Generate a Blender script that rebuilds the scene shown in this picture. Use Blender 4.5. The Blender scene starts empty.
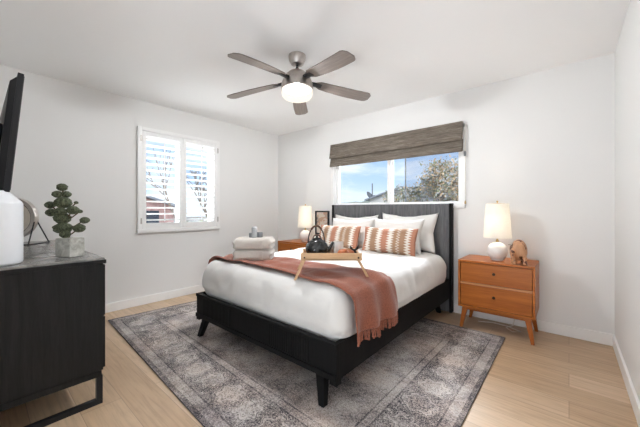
import bpy, bmesh, math, random
from mathutils import Vector, Matrix, noise
random.seed(7)
PI = math.pi
S = bpy.context.scene
COL = S.collection

# ------------------------------------------------------------------ camera
cam = bpy.data.cameras.new('camera')
cam.sensor_width = 36.0
cam.lens = 293.0 / 640.0 * 36.0
cam.shift_y = -3.5 / 640.0
cam.clip_start = 0.02
co = bpy.data.objects.new('camera', cam)
COL.objects.link(co)
co.location = (0, 0, 1.133)
co.rotation_euler = (PI / 2, 0, math.atan(249 / 293))
S.camera = co

# ------------------------------------------------------------------ exposure
S.view_settings.view_transform = 'Standard'
S.view_settings.look = 'None'
S.view_settings.gamma = 1.0
S.view_settings.use_curve_mapping = False
S.view_settings.exposure = 0.2
S.cycles.diffuse_bounces = 8
S.cycles.max_bounces = 14
S.cycles.transparent_max_bounces = 16

# ------------------------------------------------------------------ node helper
class NT:
    def __init__(s, tree):
        s.t = tree; s.n = tree.nodes; s.l = tree.links
    def new(s, kind, **kw):
        nd = s.n.new(kind)
        for k, v in kw.items():
            if k.startswith('_'):
                setattr(nd, k[1:], v)
        return nd
    def put(s, sock, v):
        if isinstance(v, bpy.types.NodeSocket): s.l.new(v, sock)
        else:
            if isinstance(v, (tuple, list)) and len(v) == 3 and len(sock.default_value) == 4: v = (*v, 1)
            sock.default_value = v
    def math(s, op, a, b=0.0, c=0.0, clamp=False):
        nd = s.n.new('ShaderNodeMath'); nd.operation = op; nd.use_clamp = clamp
        s.put(nd.inputs[0], a); s.put(nd.inputs[1], b)
        if op in ('MULTIPLY_ADD', 'SMOOTH_MIN', 'COMPARE'): s.put(nd.inputs[2], c)
        return nd.outputs[0]
    def mix(s, f, a, b, mode='MIX'):
        nd = s.n.new('ShaderNodeMix'); nd.data_type = 'RGBA'; nd.blend_type = mode
        s.put(nd.inputs[0], f); s.put(nd.inputs[6], a); s.put(nd.inputs[7], b)
        return nd.outputs[2]
    def ramp(s, f, stops, interp='LINEAR'):
        nd = s.n.new('ShaderNodeValToRGB'); cr = nd.color_ramp; cr.interpolation = interp
        while len(cr.elements) < len(stops): cr.elements.new(0.5)
        for e, (p, c) in zip(cr.elements, stops):
            e.position = p
            e.color = (c, c, c, 1) if isinstance(c, (int, float)) else (*c, 1)
        s.l.new(f, nd.inputs[0]); return nd.outputs[0]
    def coord(s, kind='Object', scale=(1, 1, 1), rot=(0, 0, 0), loc=(0, 0, 0)):
        tc = s.n.new('ShaderNodeTexCoord'); mp = s.n.new('ShaderNodeMapping')
        mp.inputs['Scale'].default_value = scale; mp.inputs['Rotation'].default_value = rot
        mp.inputs['Location'].default_value = loc
        s.l.new(tc.outputs[kind], mp.inputs[0]); return mp.outputs[0]
    def noise(s, v, scale, detail=4, rough=.5, dist=0.0):
        nd = s.n.new('ShaderNodeTexNoise'); s.l.new(v, nd.inputs['Vector'])
        nd.inputs['Scale'].default_value = scale; nd.inputs['Detail'].default_value = detail
        nd.inputs['Roughness'].default_value = rough; nd.inputs['Distortion'].default_value = dist
        return nd.outputs[0]
    def voro(s, v, scale, feature='F1', out=0):
        nd = s.n.new('ShaderNodeTexVoronoi'); nd.feature = feature
        s.l.new(v, nd.inputs['Vector']); nd.inputs['Scale'].default_value = scale
        return nd.outputs[out]
    def sep(s, v):
        nd = s.n.new('ShaderNodeSeparateXYZ'); s.l.new(v, nd.inputs[0]); return nd.outputs
    def bump(s, h, strength=.3, dist=.01):
        nd = s.n.new('ShaderNodeBump'); nd.inputs['Strength'].default_value = strength
        nd.inputs['Distance'].default_value = dist; s.l.new(h, nd.inputs['Height']); return nd.outputs[0]

def material(name):
    m = bpy.data.materials.new(name); m.use_nodes = True
    nt = NT(m.node_tree); b = m.node_tree.nodes['Principled BSDF']
    return m, nt, b

def plain(name, col, rough=.5, metal=0.0, spec=.5, var=.06, vs=30, bump=0.0, sheen=0.0, coat=0.0):
    m, nt, b = material(name)
    v = nt.coord()
    n = nt.noise(v, vs, 3)
    dark = tuple(c * (1 - var) for c in col); lite = tuple(min(1, c * (1 + var)) for c in col)
    nt.l.new(nt.ramp(n, [(.3, dark), (.7, lite)]), b.inputs['Base Color'])
    b.inputs['Roughness'].default_value = rough; b.inputs['Metallic'].default_value = metal
    b.inputs['Specular IOR Level'].default_value = spec
    b.inputs['Sheen Weight'].default_value = sheen
    b.inputs['Coat Weight'].default_value = coat
    if bump: nt.l.new(nt.bump(nt.noise(v, vs * 4, 3), bump, .004), b.inputs['Normal'])
    return m

def wood(name, dark, lite, axis=0, scale=6, rough=.35, stretch=14, coat=0.0, bump=.1):
    m, nt, b = material(name)
    sc = [stretch] * 3; sc[axis] = 1.0
    v = nt.coord(scale=tuple(sc))
    n1 = nt.noise(v, scale * .35, 6, .6, .6)
    n2 = nt.noise(v, scale * 2.5, 4, .6)
    f = nt.math('ADD', nt.math('MULTIPLY', n1, .7), nt.math('MULTIPLY', n2, .3))
    nt.l.new(nt.ramp(f, [(.35, dark), (.65, lite)]), b.inputs['Base Color'])
    b.inputs['Roughness'].default_value = rough; b.inputs['Coat Weight'].default_value = coat
    if bump: nt.l.new(nt.bump(f, bump, .002), b.inputs['Normal'])
    return m

# ------------------------------------------------------------------ sky
w = bpy.data.worlds.new('sky'); S.world = w; w.use_nodes = True
nt = NT(w.node_tree); bg = w.node_tree.nodes['Background']
v = nt.coord('Generated')
z = nt.sep(v)[2]
sky = nt.ramp(z, [(0.0, (.80, .88, .97)), (.035, (.70, .82, .96)), (.10, (.47, .65, .92)), (.30, (.28, .46, .80)), (1.0, (.14, .28, .6))])
cv = nt.coord('Generated', scale=(1, 1, 5))
cl = nt.noise(cv, 3.4, 7, .6, .3)
sky = nt.mix(nt.ramp(cl, [(.46, 0.0), (.66, .75)]), sky, (.93, .95, .98))
nt.l.new(sky, bg.inputs[0]); bg.inputs[1].default_value = 1.15

# ------------------------------------------------------------------ daylight and added hall fill
def area(name, loc, target, sx, sy, power, col=(1, 1, 1)):
    l = bpy.data.lights.new(name, 'AREA'); l.shape = 'RECTANGLE'; l.size = sx; l.size_y = sy
    l.energy = power; l.color = col
    o = bpy.data.objects.new(name, l); COL.objects.link(o); o.location = loc
    d = Vector(target) - Vector(loc); o.rotation_euler = d.to_track_quat('-Z', 'Y').to_euler()
    return o
P_SKY2, P_SKY1, P_HALL, P_FAN, P_LAMP = 1000, 1500, 34, 266, 3.2
area('daylight_over_bed_window', (-1.8, 5.2, 3.6), (-1.8, 2.6, .7), 2.6, 1.6, P_SKY2, (.93, .96, 1))
area('daylight_over_shutter_window', (-6.0, 1.75, 3.9), (-2.6, 1.75, .6), 2.6, 1.6, P_SKY1, (.95, .97, 1))
area('hall_bounce_fill', (-.6, -1.1, .35), (-.85, -.05, 2.44), 1.3, 1.0, P_HALL, (.88, .96, 1.06))  # added fill lamp out of view, aimed up to bounce off the ceiling

sl = bpy.data.lights.new('sun', 'SUN'); sl.energy = 2.6; sl.angle = .01; sl.color = (1, .97, .92)
so_ = bpy.data.objects.new('sun', sl); COL.objects.link(so_)
so_.rotation_euler = Vector((-.72, .80, -.85)).to_track_quat('-Z', 'Y').to_euler()

# ------------------------------------------------------------------ object helpers
def tag(o, label=None, cat=None, group=None, kind=None):
    if label: o['label'] = label
    if cat: o['category'] = cat
    if group: o['group'] = group
    if kind: o['kind'] = kind
    return o

def local(o):
    m = Matrix.Translation(o.location) @ o.rotation_euler.to_matrix().to_4x4()
    return local(o.parent) @ m if o.parent else m

def obj(name, bm, mat, parent=None, smooth=False, world=False):
    if parent is not None and world: bm.transform(local(parent).inverted())
    bmesh.ops.recalc_face_normals(bm, faces=bm.faces)
    me = bpy.data.meshes.new(name); bm.to_mesh(me); bm.free()
    if isinstance(mat, (list, tuple)):
        for x in mat: me.materials.append(x)
    else: me.materials.append(mat)
    if smooth:
        me.polygons.foreach_set('use_smooth', [True] * len(me.polygons))
        if smooth != 'all':
            try: me.set_sharp_from_angle(angle=math.radians(35))
            except Exception: pass
    o = bpy.data.objects.new(name, me); COL.objects.link(o); o.parent = parent
    return o

def thing(name, label, cat, loc=(0, 0, 0), rotz=0.0, group=None):
    o = bpy.data.objects.new(name, None); COL.objects.link(o); o.empty_display_size = .1
    o.location = loc; o.rotation_euler = (0, 0, rotz)
    return tag(o, label, cat, group)

def copy_tree(o, parent=None):
    c = o.copy(); COL.objects.link(c); c.parent = parent
    for ch in [x for x in COL.objects if x.parent == o]: copy_tree(ch, c)
    return c

def B(): return bmesh.new()

def box(bm, x0, x1, y0, y1, z0, z1, bev=0.0, seg=2):
    r = bmesh.ops.create_cube(bm, size=1.0)
    bmesh.ops.scale(bm, vec=(abs(x1 - x0), abs(y1 - y0), abs(z1 - z0)), verts=r['verts'])
    bmesh.ops.translate(bm, vec=((x0 + x1) / 2, (y0 + y1) / 2, (z0 + z1) / 2), verts=r['verts'])
    if bev:
        es = list({e for v_ in r['verts'] for e in v_.link_edges})
        bmesh.ops.bevel(bm, geom=es, offset=bev, segments=seg, affect='EDGES', profile=.6)
    return bm

def BX(*a, **k): return box(B(), *a, **k)

def lathe(bm, prof, c=(0, 0, 0), seg=40, cap=True):
    rings = []
    for r, zz in prof:
        rings.append([bm.verts.new((c[0] + r * math.cos(2 * PI * i / seg), c[1] + r * math.sin(2 * PI * i / seg), c[2] + zz)) for i in range(seg)])
    for a, b in zip(rings, rings[1:]):
        for i in range(seg): bm.faces.new((a[i], a[(i + 1) % seg], b[(i + 1) % seg], b[i]))
    if cap:
        if prof[0][0] > 1e-5: bm.faces.new(rings[0][::-1])
        if prof[-1][0] > 1e-5: bm.faces.new(rings[-1])
    bmesh.ops.remove_doubles(bm, verts=[v_ for rg in rings for v_ in rg], dist=1e-6)
    return bm

def tube(bm, pts, r, seg=10, closed=False):
    pts = [Vector(p) for p in pts]; n = len(pts); rings = []
    up = Vector((0, 0, 1)); prev = None
    for i, p in enumerate(pts):
        if closed: t = (pts[(i + 1) % n] - pts[i - 1])
        else: t = pts[min(i + 1, n - 1)] - pts[max(i - 1, 0)]
        t.normalize()
        if prev is None:
            a = t.cross(up)
            if a.length < .05: a = t.cross(Vector((1, 0, 0)))
        else: a = prev - t * prev.dot(t)
        a.normalize(); prev = a; b = t.cross(a)
        rr = r[i] if isinstance(r, (list, tuple)) else r
        rings.append([bm.verts.new(p + (a * math.cos(2 * PI * k / seg) + b * math.sin(2 * PI * k / seg)) * rr) for k in range(seg)])
    pairs = list(zip(rings, rings[1:])) + ([(rings[-1], rings[0])] if closed else [])
    for a, b in pairs:
        for k in range(seg): bm.faces.new((a[k], a[(k + 1) % seg], b[(k + 1) % seg], b[k]))
    if not closed: bm.faces.new(rings[0][::-1]); bm.faces.new(rings[-1])
    return bm

def hexa(bm, lo, hi):
    """frustum between two quads (each four points, same winding)"""
    a = [bm.verts.new(p) for p in lo]; b = [bm.verts.new(p) for p in hi]
    bm.faces.new(a[::-1]); bm.faces.new(b)
    for i in range(4): bm.faces.new((a[i], a[(i + 1) % 4], b[(i + 1) % 4], b[i]))
    return bm

def sqr(cx_, cy_, z_, hx, hy): return [(cx_ - hx, cy_ - hy, z_), (cx_ + hx, cy_ - hy, z_), (cx_ + hx, cy_ + hy, z_), (cx_ - hx, cy_ + hy, z_)]

def rbox(bm, c, h, r, n=14, m=None):
    """rounded box made of a dense grid; h half sizes"""
    vs = {}
    def key(i, j, k): return (i, j, k)
    nx, ny, nz = (n if isinstance(n, int) else n[0]), (n if isinstance(n, int) else n[1]), (n if isinstance(n, int) else n[2])
    def V(i, j, k):
        q = (i, j, k)
        if q not in vs:
            p = Vector((-1 + 2 * i / nx, -1 + 2 * j / ny, -1 + 2 * k / nz))
            p = Vector((p.x * h[0], p.y * h[1], p.z * h[2]))
            inn = Vector([max(-(h[a] - r[a]), min(h[a] - r[a], p[a])) for a in range(3)])
            d = Vector([(p[a] - inn[a]) / r[a] for a in range(3)])
            if d.length > 1e-6:
                mx = max(abs(d[0]), abs(d[1]), abs(d[2]))
                d = d.normalized() * mx
            p = Vector([inn[a] + d[a] * r[a] for a in range(3)])
            vs[q] = bm.verts.new(p + Vector(c))
        return vs[q]
    for i in range(nx):
        for j in range(ny):
            for k in (0, nz): bm.faces.new((V(i, j, k), V(i + 1, j, k), V(i + 1, j + 1, k), V(i, j + 1, k)))
    for i in range(nx):
        for k in range(nz):
            for j in (0, ny): bm.faces.new((V(i, j, k), V(i + 1, j, k), V(i + 1, j, k + 1), V(i, j, k + 1)))
    for j in range(ny):
        for k in range(nz):
            for i in (0, nx): bm.faces.new((V(i, j, k), V(i, j + 1, k), V(i, j + 1, k + 1), V(i, j, k + 1)))
    return bm

def struct(name, bm, mat, parent=None, **kw):
    o = obj(name, bm, mat, parent, **kw)
    if parent is None: o['kind'] = 'structure'
    return o

# ------------------------------------------------------------------ materials
M = {}
def paint(name, col):
    m, nt, b = material(name)
    v = nt.coord()
    n = nt.noise(v, 60, 4)
    nt.l.new(nt.ramp(nt.noise(v, .8, 2), [(.3, tuple(c * .985 for c in col)), (.7, col)]), b.inputs['Base Color'])
    b.inputs['Roughness'].default_value = .75
    b.inputs['Specular IOR Level'].default_value = .25
    nt.l.new(nt.bump(n, .08, .003), b.inputs['Normal'])
    return m
M['wall'] = paint('wall_paint', (.80, .797, .785))
M['ceil'] = paint('ceiling_paint', (.90, .90, .895))
M['trim'] = plain('trim_paint', (.86, .855, .84), .4, var=.01)
M['white_frame'] = plain('window_vinyl', (.85, .85, .84), .35, var=.01)
M['shutter'] = plain('shutter_paint', (.86, .86, .85), .4, var=.01)

def floor_mat():
    m, nt, b = material('oak_planks')
    v = nt.coord()
    br = nt.n.new('ShaderNodeTexBrick'); nt.l.new(v, br.inputs['Vector'])
    br.offset = .37; br.offset_frequency = 2; br.squash = 1
    br.inputs['Scale'].default_value = 1; br.inputs['Brick Width'].default_value = 1.5
    br.inputs['Row Height'].default_value = .19; br.inputs['Mortar Size'].default_value = .0018
    br.inputs['Mortar Smooth'].default_value = .3; br.inputs['Bias'].default_value = 0
    br.inputs['Color1'].default_value = (0, 0, 0, 1); br.inputs['Color2'].default_value = (1, 1, 1, 1)
    br.inputs['Mortar'].default_value = (.5, .5, .5, 1)
    tone = nt.ramp(br.outputs[0], [(0, (.50, .345, .215)), (.5, (.56, .40, .26)), (1, (.62, .455, .31))])
    g = nt.noise(nt.coord(scale=(1, 16, 1)), 3.0, 6, .62, .5)
    tone = nt.mix(.75, tone, nt.ramp(g, [(.25, (.62, .60, .58)), (.5, (.95, .95, .95)), (.75, (1.12, 1.1, 1.08))]), 'MULTIPLY')
    g2 = nt.noise(nt.coord(scale=(2, 5, 1)), 1.6, 3, .6, 1.2)
    tone = nt.mix(.5, tone, nt.ramp(g2, [(.3, (.86, .84, .8)), (.6, (1, 1, 1))]), 'MULTIPLY')
    tone = nt.mix(nt.math('MULTIPLY', br.outputs[1], .65), tone, (.22, .15, .10))
    nt.l.new(tone, b.inputs['Base Color'])
    b.inputs['Roughness'].default_value = .42
    nt.l.new(nt.bump(nt.math('MULTIPLY_ADD', br.outputs[1], -1.0, nt.math('MULTIPLY', g, .15)), .25, .003), b.inputs['Normal'])
    return m
M['floor'] = floor_mat()
M['oak'] = wood('pale_oak', (.50, .30, .15), (.66, .43, .24), 0, 8, .5)
M['acorn_x'] = wood('acorn_wood', (.29, .078, .012), (.46, .145, .025), 0, 5, .33)
M['acorn_z'] = wood('acorn_wood_legs', (.28, .075, .012), (.44, .135, .025), 2, 5, .3)
M['seam'] = plain('acorn_wood_edge', (.50, .22, .09), .35)
M['knob'] = plain('dark_bronze', (.05, .028, .015), .35, .8)
M['black_wood'] = wood('black_stained_wood', (.007, .0072, .0075), (.019, .0192, .0192), 2, 9, .55, bump=.25)
M['black_bed'] = wood('black_bed_wood', (.0035, .0035, .004), (.008, .0078, .008), 2, 9, .6, bump=.15)
for k_ in ('black_bed', 'black_wood', 'acorn_x', 'acorn_z'): M[k_].node_tree.nodes['Principled BSDF'].inputs['Specular IOR Level'].default_value = .15 if k_ == 'black_bed' else .25
M['head_wood'] = wood('charcoal_headboard_wood', (.075, .076, .079), (.17, .172, .177), 2, 9, .5, bump=.2)
M['black_metal'] = plain('black_metal', (.014, .016, .02), .35, .3)
M['stone'] = (lambda: (lambda m, nt, b: (
    nt.l.new(nt.ramp(nt.noise(nt.coord(), 7, 7, .65, .8), [(.3, (.10, .10, .095)), (.5, (.20, .195, .185)), (.72, (.33, .32, .30))]), b.inputs['Base Color']),
    setattr(b.inputs['Roughness'], 'default_value', .25), m)[-1])(*material('grey_stone_top')))()
M['concrete'] = (lambda: (lambda m, nt, b: (
    nt.l.new(nt.ramp(nt.noise(nt.coord(), 28, 7, .65, .8), [(.3, (.25, .25, .22)), (.5, (.42, .42, .38)), (.72, (.6, .6, .56))]), b.inputs['Base Color']),
    setattr(b.inputs['Roughness'], 'default_value', .85), m)[-1])(*material('weathered_concrete')))()
M['linen'] = plain('white_linen', (.70, .685, .66), .85, var=.02, vs=6, bump=.5, sheen=.2)
M['pillow'] = plain('white_cotton', (.76, .745, .715), .85, var=.02, vs=14, bump=.12, sheen=.2)
M['towel'] = plain('grey_beige_terry', (.56, .52, .47), .95, var=.10, vs=180, bump=.6, sheen=.4)
M['throw'] = (lambda: (lambda m, nt, b: (
    nt.l.new(nt.mix(nt.ramp(nt.noise(nt.coord(), 150, 3), [(.35, 0.), (.65, 1.)]), (.20, .050, .022), (.33, .105, .056)), b.inputs['Base Color']),
    setattr(b.inputs['Roughness'], 'default_value', .9), setattr(b.inputs['Sheen Weight'], 'default_value', .3),
    nt.l.new(nt.bump(nt.noise(nt.coord(), 220, 2), .4, .003), b.inputs['Normal']), m)[-1])(*material('terracotta_knit')))()
M['ceramic'] = plain('white_ceramic', (.78, .77, .745), .45, var=.02, vs=60, bump=.05)
M['vase'] = plain('white_glazed_vase', (.80, .82, .85), .22, var=.01)
M['brass'] = plain('brass', (.55, .38, .16), .3, 1.0)
M['nickel'] = plain('brushed_nickel', (.50, .46, .43), .28, 1.0, var=.1)
M['iron'] = plain('dark_glazed_iron', (.05, .05, .05), .14, .6, var=.75, vs=45)
M['handle'] = wood('dark_walnut', (.05, .02, .01), (.12, .05, .025), 0, 8, .4)
M['copper'] = plain('baked_crust', (.40, .10, .02), .45, var=.3, vs=40, bump=.2)
M['black_cloth'] = plain('black_ribbon', (.012, .012, .014), .6)
M['wood_toy'] = (lambda: (lambda m, nt, b: (
    nt.l.new(nt.mix(nt.ramp(nt.noise(nt.coord(), 24, 1), [(.585, 0.), (.61, 1.)]),
                    nt.ramp(nt.noise(nt.coord(scale=(1, 1, .3)), 30, 4), [(.3, (.42, .19, .085)), (.7, (.62, .34, .19))]), (.10, .03, .015)), b.inputs['Base Color']),
    setattr(b.inputs['Roughness'], 'default_value', .45), m)[-1])(*material('spotted_carved_wood')))()
M['leaf'] = plain('dusty_green_foliage', (.085, .100, .055), .75, var=.85, vs=130, bump=.8)
M['stem'] = plain('bark_brown', (.10, .065, .035), .8)
M['tv'] = plain('tv_black_plastic', (.008, .008, .010), .45, spec=.3)
M['tv_edge'] = plain('tv_grey_plastic', (.012, .012, .014), .45, spec=.3)
M['mirror'] = plain('mirror_face', (.85, .82, .78), .04, 1.0, var=0)
M['beige'] = plain('beige_painted_reflection', (.74, .67, .58), .7)  # wall reflection of the round mirror, painted as matte beige
M['stone_grey'] = plain('slate_grey_cloth', (.20, .21, .22), .8, var=.2, bump=.4)
M['pale_grey'] = plain('pale_grey_cloth', (.42, .43, .44), .8, var=.15, bump=.4)
M['cord'] = plain('white_cord', (.75, .7, .62), .6)
M['screen'] = None

def blade_mat():
    m, nt, b = material('blade_walnut')
    n = nt.noise(nt.coord(scale=(1, 12, 1)), 5, 5, .6, .4)
    nt.l.new(nt.ramp(n, [(.3, (.10, .080, .068)), (.7, (.17, .140, .122))]), b.inputs['Base Color'])
    b.inputs['Roughness'].default_value = .38
    return m
M['blade'] = blade_mat()

def shade_woven():
    m, nt, b = material('woven_grasscloth')
    n = nt.noise(nt.coord(scale=(1, 22, 22)), 5, 6, .7, .2)
    n2 = nt.noise(nt.coord(scale=(3, 3, 90)), 6, 2, .6)
    f = nt.math('ADD', nt.math('MULTIPLY', n, .65), nt.math('MULTIPLY', n2, .35))
    nt.l.new(nt.ramp(f, [(.34, (.045, .035, .028)), (.5, (.14, .115, .09)), (.66, (.30, .26, .215))]), b.inputs['Base Color'])
    b.inputs['Roughness'].default_value = .85
    nt.l.new(nt.bump(f, .6, .004), b.inputs['Normal'])
    return m
M['woven'] = shade_woven()

def lampshade():
    m, nt, b = material('linen_lampshade')
    out = m.node_tree.nodes['Material Output']
    d = nt.n.new('ShaderNodeBsdfDiffuse'); t = nt.n.new('ShaderNodeBsdfTranslucent'); mx = nt.n.new('ShaderNodeMixShader')
    c = nt.ramp(nt.noise(nt.coord(scale=(1, 1, 3)), 90, 3), [(.3, (.90, .88, .84)), (.7, (.95, .94, .91))])
    nt.l.new(c, d.inputs[0]); nt.l.new(c, t.inputs[0]); mx.inputs[0].default_value = .5
    nt.l.new(d.outputs[0], mx.inputs[1]); nt.l.new(t.outputs[0], mx.inputs[2]); nt.l.new(mx.outputs[0], out.inputs[0])
    return m
M['lampshade'] = lampshade()

def globe():
    m, nt, b = material('frosted_glass_lit')
    out = m.node_tree.nodes['Material Output']
    e = nt.n.new('ShaderNodeEmission'); e.inputs[0].default_value = (1.0, .90, .76, 1); e.inputs[1].default_value = 1.15
    t = nt.n.new('ShaderNodeBsdfTransparent'); t.inputs[0].default_value = (1, .97, .92, 1)
    mx = nt.n.new('ShaderNodeMixShader'); mx.inputs[0].default_value = .22
    nt.l.new(e.outputs[0], mx.inputs[1]); nt.l.new(t.outputs[0], mx.inputs[2]); nt.l.new(mx.outputs[0], out.inputs[0])
    return m
M['globe'] = globe()

def glass(name, tint=(1, 1, 1), refl=.05):
    m, nt, b = material(name)
    out = m.node_tree.nodes['Material Output']
    g = nt.n.new('ShaderNodeBsdfGlossy'); g.inputs['Roughness'].default_value = .02
    t = nt.n.new('ShaderNodeBsdfTransparent'); t.inputs[0].default_value = (*tint, 1)
    f = nt.n.new('ShaderNodeFresnel'); f.inputs[0].default_value = 1.25
    mx = nt.n.new('ShaderNodeMixShader')
    nt.l.new(f.outputs[0], mx.inputs[0]); nt.l.new(t.outputs[0], mx.inputs[1]); nt.l.new(g.outputs[0], mx.inputs[2])
    nt.l.new(mx.outputs[0], out.inputs[0])
    return m
M['glass'] = glass('window_glass', (.96, .975, .98))
M['screen'] = glass('insect_screen', (.88, .88, .89))
M['cup'] = (lambda: (lambda m, nt, b: (
    setattr(b.inputs['Base Color'], 'default_value', (.92, .92, .90, 1)), setattr(b.inputs['Roughness'], 'default_value', .1),
    setattr(b.inputs['Transmission Weight'], 'default_value', .3), setattr(b.inputs['IOR'], 'default_value', 1.3), m)[-1])(*material('pale_glass')))()

def stripes():
    m, nt, b = material('striped_woven_cotton')
    tc = nt.n.new('ShaderNodeTexCoord'); uv = nt.sep(tc.outputs['UV'])
    zz = nt.math('ABSOLUTE', nt.math('SUBTRACT', nt.math('FRACT', nt.math('MULTIPLY', uv[1], 11.0)), .5))
    zig = nt.math('MULTIPLY_ADD', nt.math('SUBTRACT', zz, .25), .11, uv[0])
    W = (.72, .67, .60); T = (.44, .20, .125); K = (.36, .215, .13)
    smooth = nt.ramp(uv[0], [(0, T), (.10, W), (.17, K), (.30, W), (.405, K), (.50, W), (.60, K), (.80, K), (.81, W), (.90, W), (.945, T)], 'CONSTANT')
    teeth = nt.ramp(zig, [(0, T), (.10, W), (.18, K), (.32, W), (.40, T), (.53, W), (.61, K), (.70, W), (.72, K), (.84, W), (.91, T)], 'CONSTANT')
    col = nt.mix(1.0, smooth, teeth)
    wv = nt.noise(nt.coord(), 130, 2)
    col = nt.mix(.35, col, nt.ramp(wv, [(.3, (.7, .7, .7)), (.7, (1, 1, 1))]), 'MULTIPLY')
    nt.l.new(col, b.inputs['Base Color']); b.inputs['Roughness'].default_value = .9
    nt.l.new(nt.bump(wv, .5, .004), b.inputs['Normal'])
    return m
M['stripes'] = stripes()

RUGW, RUGH = 3.15, 2.3
def rug_mat():
    m, nt, b = material('distressed_persian_wool')
    tc = nt.n.new('ShaderNodeTexCoord'); uv = nt.sep(tc.outputs['UV'])
    u = nt.math('MULTIPLY', uv[0], RUGW); v = nt.math('MULTIPLY', uv[1], RUGH)
    du = nt.math('MINIMUM', u, nt.math('SUBTRACT', RUGW, u)); dv = nt.math('MINIMUM', v, nt.math('SUBTRACT', RUGH, v))
    d = nt.math('MINIMUM', du, dv)
    cb = nt.n.new('ShaderNodeCombineXYZ'); nt.put(cb.inputs[0], u); nt.put(cb.inputs[1], v)
    P0 = cb.outputs[0]
    wn = nt.n.new('ShaderNodeTexNoise'); nt.l.new(P0, wn.inputs['Vector']); wn.inputs['Scale'].default_value = 7; wn.inputs['Detail'].default_value = 4
    va = nt.n.new('ShaderNodeVectorMath'); va.operation = 'MULTIPLY_ADD'; nt.l.new(wn.outputs[1], va.inputs[0]); va.inputs[1].default_value = (.035, .035, 0); nt.l.new(P0, va.inputs[2])
    P = va.outputs[0]; pw = nt.sep(P)
    uw = nt.math('SUBTRACT', pw[0], .0175); vw = nt.math('SUBTRACT', pw[1], .0175)
    dw = nt.math('MINIMUM', nt.math('MINIMUM', uw, nt.math('SUBTRACT', RUGW, uw)), nt.math('MINIMUM', vw, nt.math('SUBTRACT', RUGH, vw)))
    # coordinates along the border: s runs along the edge, d across it
    isv = nt.math('LESS_THAN', du, dv)
    s_ = nt.math('ADD', nt.math('MULTIPLY', isv, vw), nt.math('MULTIPLY', nt.math('SUBTRACT', 1.0, isv), uw))
    # medallions in the main border
    per = .21
    a = nt.math('SUBTRACT', nt.math('FRACT', nt.math('DIVIDE', s_, per)), .5)
    aa = nt.math('MULTIPLY', a, per)
    dd = nt.math('SUBTRACT', dw, .235)
    r = nt.math('SQRT', nt.math('ADD', nt.math('MULTIPLY', nt.math('MULTIPLY', aa, aa), 1.0), nt.math('MULTIPLY', nt.math('MULTIPLY', dd, dd), .75)))
    wnz = nt.n.new('ShaderNodeTexWhiteNoise'); wnz.noise_dimensions = '1D'; nt.put(wnz.inputs['W'], nt.math('FLOOR', nt.math('DIVIDE', s_, per)))
    wob = nt.math('MULTIPLY', nt.math('SINE', nt.math('MULTIPLY', nt.math('ARCTAN2', aa, dd), 6.0)), .010)
    wob = nt.math('ADD', wob, nt.math('MULTIPLY', nt.math('SUBTRACT', wnz.outputs[0], .5), .022))
    wob = nt.math('ADD', wob, nt.math('MULTIPLY', nt.math('SUBTRACT', nt.noise(P, 20, 3, .6), .5), .05))
    r = nt.math('ADD', r, wob)
    ring = nt.ramp(nt.math('MULTIPLY', r, 8.0), [(0, .7), (.12, .05), (.2, .65), (.30, .12), (.38, .55), (.48, .9), (.56, .0), (.64, .55), (.70, .0)], 'CONSTANT')
    scroll = nt.noise(P, 30, 3, .6, 3.0)
    scrollm = nt.ramp(scroll, [(.46, .0), (.48, .9), (.53, .9), (.55, 0.0)], 'LINEAR')
    border = nt.math('MAXIMUM', ring, nt.math('MULTIPLY', scrollm, .9))
    # small repeat in the guard bands
    gp = nt.math('ABSOLUTE', nt.math('SUBTRACT', nt.math('FRACT', nt.math('DIVIDE', s_, .055)), .5))
    guard = nt.ramp(gp, [(.0, .42), (.10, .56), (.40, .50)], 'CONSTANT')
    # field: layered vines
    f1 = nt.noise(P, 12, 4, .6, 3.5)
    f1m = nt.ramp(f1, [(.40, .62), (.43, .05), (.46, .70), (.50, .35), (.53, .68), (.57, .55), (.60, .05), (.64, .65)])
    # warped dist to give mirror symmetry to the field
    mu = nt.math('ABSOLUTE', nt.math('SUBTRACT', u, RUGW / 2)); mv = nt.math('ABSOLUTE', nt.math('SUBTRACT', v, RUGH / 2))
    cb2 = nt.n.new('ShaderNodeCombineXYZ'); nt.put(cb2.inputs[0], mu); nt.put(cb2.inputs[1], mv)
    vo = nt.voro(cb2.outputs[0], 7.5)
    vom = nt.ramp(vo, [(.10, .1), (.16, .75), (.26, .5), (.32, .05), (.37, .6), (.7, .5)])
    f2 = nt.math('ABSOLUTE', nt.math('SUBTRACT', nt.noise(P, 16, 3, .55, 2.5), .5))
    f2m = nt.ramp(f2, [(.0, .02), (.018, .10), (.035, .6), (.12, .5), (.15, .15), (.18, .5)])
    field = nt.mix(.30, nt.mix(.5, f1m, f2m), vom)
    def band(lo, hi): return nt.math('MULTIPLY', nt.math('GREATER_THAN', d, lo), nt.math('LESS_THAN', d, hi))
    val = nt.mix(band(.0, .03), field, (.13, .13, .13))
    val = nt.mix(band(.03, .09), val, guard)
    val = nt.mix(band(.09, .10), val, (.08, .08, .08))
    val = nt.mix(band(.10, .36), val, border)
    val = nt.mix(band(.36, .37), val, (.08, .08, .08))
    val = nt.mix(band(.37, .415), val, guard)
    val = nt.mix(band(.415, .425), val, (.12, .12, .12))
    ln = nt.math('ABSOLUTE', nt.math('SUBTRACT', nt.noise(P, 34, 2, .5, 2.0), .5))
    val = nt.mix(nt.ramp(ln, [(.0, .75), (.025, .45), (.05, .0)]), val, (.05, .05, .05))
    ln2 = nt.math('ABSOLUTE', nt.math('SUBTRACT', nt.noise(P, 19, 2, .5, 3.0), .47))
    val = nt.mix(nt.ramp(ln2, [(.0, .6), (.02, .35), (.04, .0)]), val, (.85, .85, .85))
    # wear
    wear = nt.noise(P, 8, 8, .85, .6)
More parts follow.
